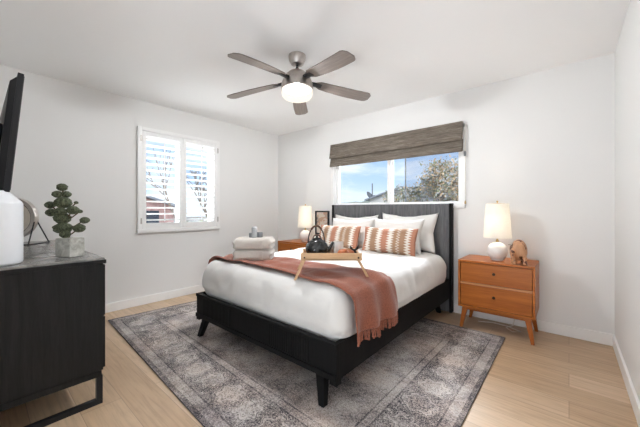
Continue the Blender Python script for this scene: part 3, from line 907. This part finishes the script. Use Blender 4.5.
def mug():
    p = tw(.048, .065, SZ)
    t = thing('glass_mug', 'pale frosted glass mug standing on the tray beside the teapot', 'mug', p, TA)
    r, h = .048, .092
    obj('cup_body', lathe(B(), [(0, 0), (r * .85, 0), (r * .97, .006), (r, h), (r - .004, h), (r * .93 - .003, .009), (0, .007)], (0, 0, 0), 32), M['cup'], t, smooth=True)
    obj('handle', tube(B(), [(-r * .95 - .024 * math.sin(a), 0, .042 + .024 * math.cos(a)) for a in [PI * k / 12 for k in range(13)]], .004, 8), M['cup'], t, smooth=True)
mug()
def spoon():
    p = tw(.004, .03, SZ)
    t = thing('metal_creamer', 'small shiny metal creamer with a lid knob between teapot and mug', 'creamer', p, TA)
    obj('creamer_body', lathe(B(), [(0, 0), (.016, 0), (.022, .02), (.018, .045), (.020, .058), (.008, .064), (.004, .07), (.008, .078), (0, .084)], (0, 0, 0), 24), M['nickel'], t, smooth='all')
    obj('handle', tube(B(), [(.018 + .014 * math.sin(a), 0, .035 + .016 * math.cos(a)) for a in [PI * k / 10 for k in range(11)]], .0025, 7), M['nickel'], t, smooth=True)
spoon()
def bun(a, b, r, label, seed):
    bm = bmesh.new(); bmesh.ops.create_uvsphere(bm, u_segments=28, v_segments=18, radius=r)
    for v_ in bm.verts:
        v_.co.z = max(v_.co.z, -.55 * r) * .85 + .47 * r
        v_.co *= 1 + .05 * noise.noise(v_.co * 40 + Vector((seed, 0, 0)))
    o = obj('bread_roll', bm, M['copper'], smooth='all'); o.location = tw(a, b, SZ)
    tag(o, label, 'bread', 'rolls on the tray')
bun(.085, -.050, .043, 'orange-brown roll at the front of the tray, beside the glass mug', 1)
bun(.132, -.015, .036, 'orange-brown roll on the tray, nearer the black ribbon', 6)
def ribbon():
    p = tw(.172, .045, SZ)
    t = thing('napkin_bow', 'black knotted napkin bow at the right end of the tray', 'napkin', p, TA)
    for s_ in (-1, 1):
        bm = B()
        hexa(bm, [(s_ * .004, -.006, .030), (s_ * .004, .006, .030), (s_ * .004, .008, .040), (s_ * .004, -.008, .040)],
             [(s_ * .030, -.012, .046), (s_ * .030, .012, .046), (s_ * .030, .014, .072), (s_ * .030, -.014, .072)])
        obj('bow_loop', bm, M['black_cloth'], t)
    bm = rbox(B(), (0, 0, .034), (.012, .012, .010), (.006, .006, .006), 6); obj('knot', bm, M['black_cloth'], t, smooth='all')
    bm = hexa(B(), sqr(0, 0, 0, .026, .018), sqr(0, 0, .03, .008, .008)); obj('folded_tail', bm, M['black_cloth'], t)
ribbon()

# ================================================================== NIGHTSTANDS
def nightstand():
    t = thing('nightstand', 'x', 'nightstand')
    W, D = .60, .42; hx = W / 2; zt, zb = .66, .215; yf, yb = -D / 2, D / 2
    bm = B()
    box(bm, -hx, hx, yf, yb, zt - .020, zt, .003); 
    obj('top', bm, M['acorn_x'], t)
    bm = B()
    box(bm, -hx, -hx + .018, yf + .002, yb, zb, zt - .020, .001); box(bm, hx - .018, hx, yf + .002, yb, zb, zt - .020, .001)
    box(bm, -hx + .018, hx - .018, yb - .01, yb, zb, zt - .02); box(bm, -hx + .018, hx - .018, yf + .002, yb - .01, zb, zb + .018)
    obj('carcass', bm, M['acorn_x'], t)
    zm = .443
    obj('divider', BX(-hx + .018, hx - .018, yf + .001, yb - .01, zm - .008, zm + .008, .001), M['seam'], t)
    for a, b in ((zb + .022, zm - .011), (zm + .011, zt - .025)):
        d_ = obj('drawer', BX(-hx + .022, hx - .022, yf + .008, yb - .03, a, b, .0015), M['acorn_x'], t)
        bm = lathe(B(), [(0, 0), (.007, 0), (.007, .010), (.013, .014), (.012, .020), (0, .022)], (0, 0, 0), 18)
        bm.transform(Matrix.Translation((0, yf + .008, (a + b) / 2 + .012)) @ Matrix.Rotation(PI / 2, 4, 'X'))
        obj('knob', bm, M['knob'], d_, smooth=True)
    bm = B()
    x0 = hx - .055
    obj('apron', BX(-x0, x0, yf + .03, yf + .052, zb - .030, zb, .002), M['acorn_z'], t)
    obj('apron', BX(-x0, x0, yb - .052, yb - .03, zb - .030, zb, .002), M['acorn_z'], t)
    for sx in (-1, 1):
        for sy in (-1, 1):
            tx, ty = sx * (hx - .055), (yf + .05 if sy < 0 else yb - .05)
            bx_, by_ = sx * (hx - .018), (yf + .034 if sy < 0 else yb - .03)
            obj('leg', hexa(B(), sqr(bx_, by_, 0, .0125, .0125), sqr(tx, ty, zb, .024, .020)), M['acorn_z'], t)
    return t
ns = nightstand(); ns.location = (-.513, 3.215, 0)
tag(ns, 'warm acorn-brown two-drawer nightstand to the right of the bed, fully in view', 'nightstand', 'matching two-drawer nightstands')
n2 = copy_tree(ns); n2.location = (-3.105, 3.215, 0)
tag(n2, 'acorn-brown nightstand in the far corner, mostly hidden behind the bed', 'nightstand', 'matching two-drawer nightstands')

def lamp():
    t = thing('table_lamp', 'x', 'lamp')
    pr = [(0, 0), (.050, 0), (.052, .006)] + [(.086 * math.sin(a), .084 - .088 * math.cos(a)) for a in [.60 + (PI - .60 - .2) * k / 22 for k in range(23)]] + [(.018, .172), (0, .172)]
    obj('lamp_base', lathe(B(), pr, (0, 0, 0), 48), M['ceramic'], t, smooth='all')
    st = obj('stem', lathe(B(), [(0, .165), (.014, .165), (.014, .180), (.006, .200), (.006, .250), (.013, .252), (.013, .290), (0, .292)], (0, 0, 0), 20), M['brass'], t, smooth=True)
    obj('finial', lathe(B(), [(0, .535), (.004, .535), (.004, .545), (.009, .550), (.007, .560), (0, .563)], (0, 0, 0), 16), M['brass'], st, smooth=True)
    bm = B()
    pr = [(.117, .212), (.095, .532), (.093, .532), (.115, .212), (.117, .212)]
    lathe(bm, pr, (0, 0, 0), 56, cap=False)
    s_ = obj('lamp_shade', bm, M['lampshade'], t, smooth=True)
    bm = B()
    for k in range(3):
        a = 2 * PI * k / 3; tube(bm, [(0, 0, .536), (.094 * math.cos(a), .094 * math.sin(a), .530)], .0018, 6)
    obj('spider', bm, M['brass'], s_)
    return t
lp = lamp(); lp.location = (-.517, 3.20, .66)
tag(lp, 'white ball-base table lamp with linen shade, on the nightstand right of the bed', 'lamp', 'matching ball-base table lamps')
l2 = copy_tree(lp); l2.location = (-3.02, 3.215, .66)
tag(l2, 'white ball-base table lamp in the far corner, left of the bed', 'lamp', 'matching ball-base table lamps')
for o in (lp, l2):
    l = bpy.data.lights.new('bulb', 'POINT'); l.energy = P_LAMP; l.color = (1, .86, .68); l.shadow_soft_size = .03
    b_ = bpy.data.objects.new('bulb', l); COL.objects.link(b_); b_.parent = o; b_.location = (0, 0, .36)

# carved wooden animal -----------------------------------------------------
def carved_animal():
    t = thing('carved_animal', 'spotted carved wooden animal figurine standing beside the right lamp', 'figurine', (-.335, 3.085, .661), math.radians(12))
    bm = B()
    # body: tall domed barrel, built as one skinned form
    secs = [(0.040, .040, .046), (.065, .056, .070), (.10, .062, .082), (.14, .060, .080), (.175, .050, .064), (.20, .034, .042), (.212, .014, .018)]
    seg = 28; rings = []
    for zz, rx, ry in secs:
        rings.append([bm.verts.new((rx * math.cos(2 * PI * i / seg), ry * math.sin(2 * PI * i / seg), zz)) for i in range(seg)])
    for a, b in zip(rings, rings[1:]):
        for i in range(seg): bm.faces.new((a[i], a[(i + 1) % seg], b[(i + 1) % seg], b[i]))
    bm.faces.new(rings[0][::-1]); bm.faces.new(rings[-1])
    obj('body', bm, M['wood_toy'], t, smooth='all')
    for sx in (-1, 1):
        for sy in (-1, 1):
            obj('leg', lathe(B(), [(0, 0), (.020, 0), (.021, .008), (.016, .022), (.019, .065), (0, .07)], (sx * .036, sy * .042, 0), 16), M['wood_toy'], t, smooth='all')
    bm = tube(B(), [(-.040, -.035, .125), (-.055, -.07, .105), (-.055, -.085, .065), (-.05, -.088, .035)], [.024, .019, .013, .009], 12)
    obj('trunk', bm, M['wood_toy'], t, smooth=True)
    for s_ in (-1, 1):
        bm = B(); bmesh.ops.create_uvsphere(bm, u_segments=16, v_segments=10, radius=.028)
        bmesh.ops.scale(bm, vec=(.3, .8, 1.1), verts=bm.verts); bmesh.ops.translate(bm, vec=(-.01 + s_ * .052, -.028, .13), verts=bm.verts)
        obj('ear', bm, M['handle'], t, smooth='all')
    obj('tusk', tube(B(), [(-.05, -.045, .165), (-.085, -.055, .170)], [.004, .0015], 6), M['knob'], t)
carved_animal()

# cable under the nightstand
o = obj('power_cable', tube(B(), [(-.40, 3.415, .10), (-.41, 3.36, .02), (-.46, 3.30, .006), (-.40, 3.22, .006), (-.34, 3.27, .006), (-.45, 3.34, .006), (-.58, 3.36, .006), (-.70, 3.30, .006)], .004, 8), M['cord'], smooth=True)
tag(o, 'pale power cable lying on the floor beneath the right nightstand', 'cable')

# picture -----------------------------------------------------------------
def picture():
    x0, x1, z0, z1 = -3.005, -2.735, .76, 1.12
    t = thing('framed_picture', 'small black framed abstract print on the wall between corner lamp and bed', 'picture', ((x0 + x1) / 2, YB, z0))
    bm = B(); f_ = .022; ya, yb = YB - .03, YB - .002
    box(bm, x0, x0 + f_, ya, yb, z0, z1, .002); box(bm, x1 - f_, x1, ya, yb, z0, z1, .002)
    box(bm, x0 + f_, x1 - f_, ya, yb, z0, z0 + f_, .002); box(bm, x0 + f_, x1 - f_, ya, yb, z1 - f_, z1, .002)
    obj('frame', bm, M['black_metal'], t, world=True)
    m, nt_, b = material('abstract_print')
    v_ = nt_.coord(scale=(1, 1, 1))
    n = nt_.noise(v_, 9, 3, .5, .8)
    nt_.l.new(nt_.ramp(n, [(.40, (.62, .57, .50)), (.50, (.60, .55, .49)), (.53, (.50, .30, .20)), (.60, (.42, .36, .30)), (.64, (.16, .16, .17))]), b.inputs['Base Color'])
    obj('print', BX(x0 + f_, x1 - f_, yb - .012, yb - .004, z0 + f_, z1 - f_), m, t, world=True)
picture()

# ================================================================== DRESSER
DRX0, DRX1, DRY0, DRY1, DRZ = -3.66, -2.066, -.055, .498, .853
def dresser():
    t = thing('dresser', 'black stained wood dresser with grey stone top on dark metal sled legs', 'dresser', ((DRX0 + DRX1) / 2, .2, 0))
    zb = .165
    obj('stone_top', BX(DRX0 + .006, DRX1 - .006, DRY0 + .004, DRY1 - .006, DRZ - .014, DRZ, .002), M['stone'], t, world=True)
    bm = B()
    box(bm, DRX0, DRX1, DRY0, DRY1, DRZ - .032, DRZ - .010, .002)
    box(bm, DRX0 + .004, DRX1 - .004, DRY0 + .002, DRY1 - .014, zb + .038, DRZ - .032, .002)
    obj('carcass', bm, M['black_wood'], t, world=True)
    obj('base_rail', BX(DRX0 + .008, DRX1 - .010, DRY0 + .002, DRY1 - .020, zb, zb + .034, .002), M['black_wood'], t, world=True)
    n = 3; wd = (DRX1 - DRX0 - .03) / n
    for i in range(n):
        for j in range(2):
            a = DRX0 + .015 + i * wd + .004; z0 = zb + .045 + j * .305
            d_ = obj('drawer', BX(a, a + wd - .008, DRY1 - .013, DRY1 - .001, z0, z0 + .297, .002), M['black_wood'], t, world=True)
            bm = tube(B(), [(a + wd / 2 - .07, DRY1 + .018, z0 + .24), (a + wd / 2 + .07, DRY1 + .018, z0 + .24)], .005, 8)
            for s_ in (-.06, .06): tube(bm, [(a + wd / 2 + s_, DRY1 - .002, z0 + .24), (a + wd / 2 + s_, DRY1 + .018, z0 + .24)], .004, 8)
            obj('handle', bm, M['black_metal'], d_, world=True, smooth=True)
    for x in (DRX1 - .052, DRX0 + .022):
        bm = B(); s_ = .030
        box(bm, x, x + s_, DRY0 + .03, DRY1 - .012, 0, s_, .002)
        box(bm, x, x + s_, DRY1 - .012 - s_, DRY1 - .012, s_, zb, .002); box(bm, x, x + s_, DRY0 + .03, DRY0 + .03 + s_, s_, zb, .002)
        obj('sled_leg', bm, M['black_metal'], t, world=True)
dresser()

# television -----------------------------------------------------------------
def tv():
    x0, x1 = -3.30, -2.19
    t = thing('television', 'large black flat television mounted above the dresser, tilted down from the wall', 'television', ((x0 + x1) / 2, .10, 1.232))
    t.rotation_euler = (math.radians(-4.8), 0, 0)
    # local frame: panel bottom at z=0; the screen faces +y
    hw = (x1 - x0) / 2; hh = .622
    obj('bezel', BX(-hw, hw, -.008, .016, -.006, hh, .003), M['tv_edge'], t)
    obj('screen', BX(-hw + .010, hw - .010, .0165, .0185, .006, hh - .010), M['tv'], t)
    bm = hexa(B(), [(-hw + .004, -.008, .0), (hw - .004, -.008, .0), (hw - .004, -.008, hh - .022), (-hw + .004, -.008, hh - .022)],
              [(-hw + .02, -.036, .0), (hw - .02, -.036, .0), (hw - .02, -.032, hh - .05), (-hw + .02, -.032, hh - .05)])
    obj('rear_casing', bm, M['tv'], t)
    obj('electronics_housing', BX(-hw + .12, hw - .10, -.072, -.034, .0, .36, .012, 3), M['tv'], t)
    obj('wall_mount', BX(-.15, .15, -.175, -.07, .12, .42, .004), M['black_metal'], t)
tv()

# things on the dresser ------------------------------------------------------
def vase():
    prof = [(0, 0), (.100, 0), (.107, .006), (.108, .015), (.108, .312), (.103, .322), (.078, .352), (.060, .372), (.056, .379), (.050, .376), (.050, .340), (0, .338)]
    o = obj('vase', lathe(B(), prof, (0, 0, 0), 64), M['vase'], smooth='all'); o.location = (-2.236, .060, DRZ + .001)
    tag(o, 'large glossy white shouldered vase at the near end of the dresser', 'vase')
vase()

def round_mirror():
    c = Vector((-3.467, .201, 0)); ang = math.radians(50)
    t = thing('round_mirror', 'round tabletop mirror in a dark metal ring on a wire stand, behind the vase', 'mirror', (c.x, c.y, DRZ), ang)
    R_ = .155; zc = .214
    N = 48
    pts = [(R_ * math.cos(2 * PI * k / N), 0, zc + R_ * math.sin(2 * PI * k / N)) for k in range(N)]
    bm = B(); rings = []
    for k in range(N):
        a = 2 * PI * k / N; d_ = Vector((math.cos(a), 0, math.sin(a)))
        rings.append([bm.verts.new(Vector((0, 0, zc)) + d_ * rr + Vector((0, yy, 0))) for rr, yy in ((R_ - .014, -.022), (R_ + .014, -.022), (R_ + .014, .022), (R_ - .014, .022))])
    for k in range(N):
        for q in range(4): bm.faces.new((rings[k][q], rings[k][(q + 1) % 4], rings[(k + 1) % N][(q + 1) % 4], rings[(k + 1) % N][q]))
    obj('ring_frame', bm, M['nickel'], t, smooth=True)
    obj('inner_rim', tube(B(), [((R_ - .016) * math.cos(2 * PI * k / N), -.012, zc + (R_ - .016) * math.sin(2 * PI * k / N)) for k in range(N)], .006, 8, closed=True), M['black_metal'], t, smooth=True)
    bm = lathe(B(), [(0, -.004), (R_ - .012, -.004), (R_ - .012, .004), (0, .004)], (0, 0, 0), 48)
    bm.transform(Matrix.Translation((0, 0, zc)) @ Matrix.Rotation(PI / 2, 4, 'X'))
    obj('mirror_face', bm, M['beige'], t, smooth=True)  # disk does not reflect; its beige stands in for the mirrored wall
    for s_ in (-1, 1):
        bm = tube(B(), [(s_ * .158, .0, zc), (s_ * .185, -.11, .004)], .005, 8)
        tube(bm, [(s_ * .158, .0, zc), (s_ * .185, .11, .004)], .005, 8)
        tube(bm, [(s_ * .185, -.115, .005), (s_ * .185, .115, .005)], .005, 8)
        obj('stand_leg', bm, M['black_metal'], t, smooth=True)
    obj('stand_bar', tube(B(), [(-.185, -.11, .005), (.185, -.11, .005)], .005, 8), M['black_metal'], t, smooth=True)
round_mirror()

def topiary():
    px, py = -2.292, .371
    t = thing('potted_topiary', 'green ball-topiary cactus-like plant in a square concrete pot on the dresser', 'plant', (px, py, DRZ + .001), math.radians(40))
    obj('pot', rbox(B(), (0, 0, .056), (.056, .046, .056), (.008, .008, .006), (8, 8, 8)), M['concrete'], t, smooth=True).rotation_euler = (0, 0, math.radians(-12))
    bm = tube(B(), [(-.01, 0, .105), (-.03, 0, .18), (-.04, 0, .26), (-.045, 0, .40)], [.010, .008, .006, .004], 8)
    for p in BALLS:
        if abs(p[0] + .035) > .03: tube(bm, [(-.035, 0, max(.12, p[2] - .05)), ((p[0] - .035) * .5, p[1] * .6, p[2] - .035), (p[0], p[1], p[2])], .0035, 6)
    obj('stem', bm, M['stem'], t, smooth=True)
    for k, (x, y, z_, r) in enumerate(BALLS):
        bm = B(); bmesh.ops.create_uvsphere(bm, u_segments=36, v_segments=16, radius=r)
        for v_ in bm.verts:
            a = math.atan2(v_.co.y, v_.co.x); hgt = v_.co.z / r
            rib = 1 + .10 * math.cos(a * 10 + k) * (1 - hgt * hgt)
            jit = 1 + .20 * noise.noise(v_.co * 110 + Vector((k * 5, 0, 0)))
            v_.co.x *= rib * jit; v_.co.y *= rib * jit; v_.co.z *= .86 * (1 + .08 * noise.noise(v_.co * 70))
        bmesh.ops.translate(bm, vec=(x, y, z_), verts=bm.verts)
        obj('leaf_ball', bm, M['leaf'], t, smooth='all')
BALLS = []
for k_, (zx, zy, zr, dy) in enumerate([(98, 52, 24, 0), (82, 88, 22, -.01), (112, 88, 21, .01), (103, 130, 37, 0), (33, 143, 23, .01), (55, 182, 25, -.01), (103, 177, 27, -.02),
        (150, 170, 27, .0), (159, 131, 10, .01), (178, 176, 12, .01), (100, 212, 36, .0), (88, 264, 31, .0), (122, 262, 33, -.015), (134, 292, 24, -.03), (207, 222, 21, 0), (187, 262, 27, -.01)]):
    BALLS.append(((zx - 137) * .00126, dy, .112 + (312 - zy) * .00117, zr * .00110))
topiary()

# ================================================================== CEILING FAN
def ceiling_fan():
    c = (-1.753, 1.765)
    t = thing('ceiling_fan', 'brushed nickel ceiling fan with five walnut blades and a lit frosted glass bowl', 'ceiling fan', (c[0], c[1], H))
    def L(name, prof, mat, parent=t, **k): return obj(name, lathe(B(), [(r, z_ - H) for r, z_ in prof], (0, 0, 0), 48), mat, parent, smooth=True, **k)
    L('canopy', [(0, 2.4395), (.072, 2.4395), (.074, 2.425), (.068, 2.395), (.052, 2.365), (.030, 2.357), (0, 2.357)], M['nickel'])
    L('downrod', [(0, 2.357), (.013, 2.357), (.013, 2.318), (.03, 2.318), (.03, 2.305), (0, 2.305)], M['black_metal'])
    L('motor_housing', [(0, 2.308), (.040, 2.308), (.070, 2.296), (.100, 2.268), (.122, 2.225), (.131, 2.200), (.134, 2.165), (.132, 2.150), (.120, 2.149), (.118, 2.165), (0, 2.168)], M['nickel'])
    g = [(.128, 2.150), (.131, 2.140), (.131, 2.118), (.126, 2.098), (.112, 2.080), (.080, 2.067), (.040, 2.062), (0, 2.061)]
    bm = lathe(B(), [(r, z_ - H) for r, z_ in g], (0, 0, 0), 48, cap=False)
    obj('glass_bowl', bm, M['globe'], t, smooth='all')
    for k in range(5):
        an = math.radians(-85.7 - 72 * k)
        n = 26; r0, r1 = .165, .676; bm = B(); rows = []
        for i in range(n + 1):
            f_ = i / n; r = r0 + (r1 - r0) * f_
            hw = .048 + .020 * math.sin(min(1, f_ * 1.25) * PI / 2)
            if f_ > .91: hw *= max(0.0, 1 - ((f_ - .91) / .095) ** 2.6) * .62 + .38
            if f_ < .08: hw *= .55 + .45 * f_ / .08
            row = []
            for s_, th in ((-1, .0), (1, .0), (1, .006), (-1, .006)):
                cx_ = s_ * hw + .010 * math.sin(f_ * PI)
                zz = 2.212 - .052 * f_ - cx_ * math.sin(math.radians(11)) * (1 - .15 * f_) + th
                row.append(bm.verts.new((r, cx_ * math.cos(math.radians(12)), zz - H)))
            rows.append(row)
        for a, b in zip(rows, rows[1:]):
            for q in range(4): bm.faces.new((a[q], a[(q + 1) % 4], b[(q + 1) % 4], b[q]))
        bm.faces.new(rows[0]); bm.faces.new(rows[-1][::-1])
        b_ = obj('blade', bm, M['blade'], t); b_.rotation_euler = (0, 0, an)
        bm = B(); zz = 2.206 - H
        hexa(bm, [(.10, -.022, zz + .004), (.10, .022, zz + .004), (.10, .022, zz + .020), (.10, -.022, zz + .020)],
             [(.215, -.024, zz + .004), (.215, .024, zz - .008), (.215, .024, zz + .004), (.215, -.024, zz + .014)])
        obj('blade_bracket', bm, M['black_metal'], b_)
    l = bpy.data.lights.new('fan_lamp', 'POINT'); l.energy = P_FAN; l.color = (.91, .955, 1.03); l.shadow_soft_size = .09
    o = bpy.data.objects.new('fan_lamp', l); COL.objects.link(o); o.parent = t; o.location = (0, 0, 2.132 - H)
    l.shadow_soft_size = .035
ceiling_fan()

# ================================================================== OUTSIDE
M['ground'] = plain('pale_gravel', (.46, .42, .36), .95, var=.15, vs=2)
struct('ground_outside', BX(-60, 40, YB + .4, 120, -.5, -.3), M['ground'])
struct('ground_side_yard', BX(-90, XL - .4, -60, YB + .4, -.5, -.3), M['ground'])
M['stucco'] = plain('pale_stucco', (.62, .60, .57), .9, var=.04, bump=.2)
M['roof_grey'] = plain('grey_roofing', (.30, .32, .35), .9, var=.1)
M['brick'] = plain('rose_brick', (.48, .30, .27), .9, var=.25, vs=5)
M['dark_glass'] = plain('dark_window', (.05, .06, .08), .2)
M['hill'] = plain('hazy_brush_hillside', (.30, .32, .24), .95, var=.25, vs=.25)
M['hedge'] = plain('yellow_green_hedge', (.34, .36, .16), .9, var=.5, vs=3)
M['bark'] = plain('grey_bark', (.20, .17, .14), .9, var=.3)
M['leaf_olive'] = plain('olive_leaves', (.26, .28, .17), .8, var=.4, vs=3)
M['leaf_tan'] = plain('tan_autumn_leaves', (.60, .44, .27), .8, var=.35, vs=2)
M['leaf_grey'] = plain('grey_twiggy_leaves', (.48, .49, .47), .8, var=.3, vs=2)

def gable_house(name, label, x0, x1, y0, y1, zw, zr, ridge='y', wallm='stucco', roofm='roof_grey', wins=()):
    t = thing(name, label, 'building', ((x0 + x1) / 2, (y0 + y1) / 2, -.3))
    bm = B(); o_ = .3
    if ridge == 'y':
        xm = (x0 + x1) / 2
        f_ = [bm.verts.new(p) for p in ((x0, y0, -.3), (x1, y0, -.3), (x1, y0, zw), (xm, y0, zr - .05), (x0, y0, zw))]
        b_ = [bm.verts.new((v_.co.x, y1, v_.co.z)) for v_ in f_]
    else:
        ym = (y0 + y1) / 2
        f_ = [bm.verts.new(p) for p in ((x1, y0, -.3), (x1, y1, -.3), (x1, y1, zw), (x1, ym, zr - .05), (x1, y0, zw))]
        b_ = [bm.verts.new((x0, v_.co.y, v_.co.z)) for v_ in f_]
    bm.faces.new(f_); bm.faces.new(b_[::-1])
    for k in range(5): bm.faces.new((f_[k], f_[(k + 1) % 5], b_[(k + 1) % 5], b_[k]))
    obj('walls', bm, M[wallm], t, world=True)
    bm = B(); th = .10
    for s_ in (-1, 1):
        if ridge == 'y':
            xm = (x0 + x1) / 2; xe = xm + s_ * ((x1 - x0) / 2 + o_); ze = zw - (zr - zw) * o_ / ((x1 - x0) / 2)
            lo = [(xe, y0 - o_, ze), (xm, y0 - o_, zr), (xm, y1 + o_, zr), (xe, y1 + o_, ze)]
        else:
            ym = (y0 + y1) / 2; ye = ym + s_ * ((y1 - y0) / 2 + o_); ze = zw - (zr - zw) * o_ / ((y1 - y0) / 2)
            lo = [(x0 - o_, ye, ze), (x0 - o_, ym, zr), (x1 + o_, ym, zr), (x1 + o_, ye, ze)]
        hexa(bm, lo, [(p[0], p[1], p[2] + th) for p in lo])
    obj('roof', bm, M[roofm], t, world=True)
    for (a, b, c, d_) in wins:
        if ridge == 'y': obj('window', BX(a, b, y0 - .04, y0 + .02, c, d_), M['dark_glass'], t, world=True)
        else: obj('window', BX(x1 - .02, x1 + .04, a, b, c, d_), M['dark_glass'], t, world=True)
    return t
gable_house('neighbour_house', 'low pale stucco house with grey gable roof beyond the bed window', -11.9, -6.4, 20, 30, 1.95, 2.75, wins=((-8.5, -7.6, .8, 1.7),))
# vents and mast
t = thing('roof_mast', 'thin antenna mast with small dish standing left of the stucco house', 'antenna', (-11.95, 20.5, -.3))
obj('mast', tube(B(), [(-11.95, 20.5, -.3), (-11.95, 20.5, 3.25)], .045, 8), M['stone_grey'], t, world=True)
bm = lathe(B(), [(0, 0), (.20, .03), (.34, .14), (.36, .14), (.2, .0), (0, -.03)], (0, 0, 0), 20); bm.transform(Matrix.Translation((-12.2, 20.4, 2.25)) @ Matrix.Rotation(.9, 4, 'Y'))
obj('dish', bm, M['stone_grey'], t, world=True)
obj('transformer_box', BX(-11.85, -11.5, 20.3, 20.7, 1.9, 2.3, .02), M['stone_grey'], t, world=True)

def lumpy(name, label, cat, c, h, seed, mat, amp=.2, fr=1.0, n=(40, 14, 12)):
    bm = rbox(B(), c, h, (min(h) * .9,) * 3, n)
    for v_ in bm.verts: v_.co += Vector((noise.noise(v_.co * fr + Vector((seed, 0, 0))), noise.noise(v_.co * fr + Vector((0, seed, 0))), noise.noise(v_.co * fr + Vector((0, 0, seed))))) * amp
    o = obj(name, bm, mat, smooth='all'); tag(o, label, cat); return o
lumpy('hedge', 'long yellow-green hedge beyond the left half of the bed window', 'hedge', (-15.8, 19.5, .55), (3.9, .8, 1.0), 3, M['hedge'], .25, 1.5, (70, 16, 16))
def hill():
    bm = B(); n, m_ = 60, 10; g = {}
    for i in range(n + 1):
        for j in range(m_ + 1):
            x = -150 + 130 * i / n; y = 88 + 30 * j / m_
            z_ = -.4 + (5.6 + 2.2 * noise.noise(Vector((x * .03, 2, 0)))) * math.sin(PI * .5 * min(1, j / m_ * 1.4)) * math.sin(PI * i / n) ** .5 + .5 * noise.noise(Vector((x * .2, y * .2, 0)))
            g[i, j] = bm.verts.new((x, y, z_))
    for i in range(n):
        for j in range(m_): bm.faces.new((g[i, j], g[i + 1, j], g[i + 1, j + 1], g[i, j + 1]))
    struct('hill_outside', bm, M['hill'], smooth='all')
hill()

def branches(bm, p, d, ln, r, depth, rnd, tips, spread=.55):
    q = p + d * ln
    mid = p.lerp(q, .5) + Vector((rnd.uniform(-1, 1), rnd.uniform(-1, 1), 0)) * ln * .06
    tube(bm, [p, mid, q], [r, r * .85, r * .7], 6)
    if depth == 0: tips.append(q); return
    for k in range(3 if depth > 1 else 4):
        nd = (d + Vector((rnd.gauss(0, spread), rnd.gauss(0, spread), rnd.gauss(.05, spread * .6)))).normalized()
        branches(bm, q, nd, ln * rnd.uniform(.62, .85), r * .62, depth - 1, rnd, tips, spread)
    tips.append(q)

def tree(name, label, base, trunk, depth, rnd_seed, leaves, lsize, cloud, lmats, r=.12, spread=.55, lean=(0, 0)):
    rnd = random.Random(rnd_seed)
    t = thing(name, label, 'tree', base)
    bm = B(); tips = []
    branches(bm, Vector(base), Vector((lean[0], lean[1], 1)).normalized(), trunk, r, depth, rnd, tips, spread)
    obj('trunk_and_branches', bm, M['bark'], t, smooth=True, world=True)
    if leaves:
        bm = B()
        for k in range(leaves):
            c = rnd.choice(tips) + Vector((rnd.gauss(0, cloud), rnd.gauss(0, cloud), rnd.gauss(0, cloud)))
            a = Vector((rnd.gauss(0, 1), rnd.gauss(0, 1), rnd.gauss(0, 1))).normalized(); b_ = a.orthogonal().normalized(); s_ = lsize * rnd.uniform(.6, 1.4)
            f_ = bm.faces.new([bm.verts.new(c + a * s_), bm.verts.new(c + b_ * s_ * .5), bm.verts.new(c - a * s_), bm.verts.new(c - b_ * s_ * .5)])
            f_.material_index = rnd.choices(range(len(lmats)), weights=[x[1] for x in lmats])[0]
        me_o = obj('foliage', bm, [M[x[0]] for x in lmats], t, world=True)
tree('tan_leaved_tree', 'large sparse tree with olive and tan leaves outside the right window pane', (-3.75, 11.8, -.3), 1.05, 4, 11, 9000, .055, .17,
     (('leaf_olive', 3), ('leaf_tan', 4), ('leaf_grey', 3)), .13, .55)
tree('small_olive_tree', 'smaller rounded grey-green tree left of the tan tree, past the bed window', (-6.1, 14.5, -.3), .95, 3, 5, 3200, .06, .17,
     (('leaf_olive', 4), ('leaf_grey', 5), ('leaf_tan', 2)), .10, .5)
# seen through the shutters
gable_house('brick_house', 'rose brick house with blue-grey roof seen through the left shutter panel', -24, -15, 3.0, 6.4, 1.30, 1.85, 'x', 'brick', 'roof_grey', ((4.9, 5.7, .4, 1.1),))
tree('bare_tree', 'leafless grey tree seen through the right shutter panel', (-10.6, 5.9, -.3), .95, 5, 21, 0, .05, .1, (), .06, .5)
tree('twiggy_shrub', 'low grey twiggy shrub at the foot of the right shutter panel view', (-8.2, 4.7, -.3), .45, 4, 8, 1500, .035, .12, (('leaf_grey', 3), ('leaf_olive', 1)), .04, .7)
tree('bare_sapling', 'thin leafless tree seen high through the left shutter panel', (-9.0, 3.9, -.3), 1.15, 3, 33, 0, .05, .1, (), .028, .45)
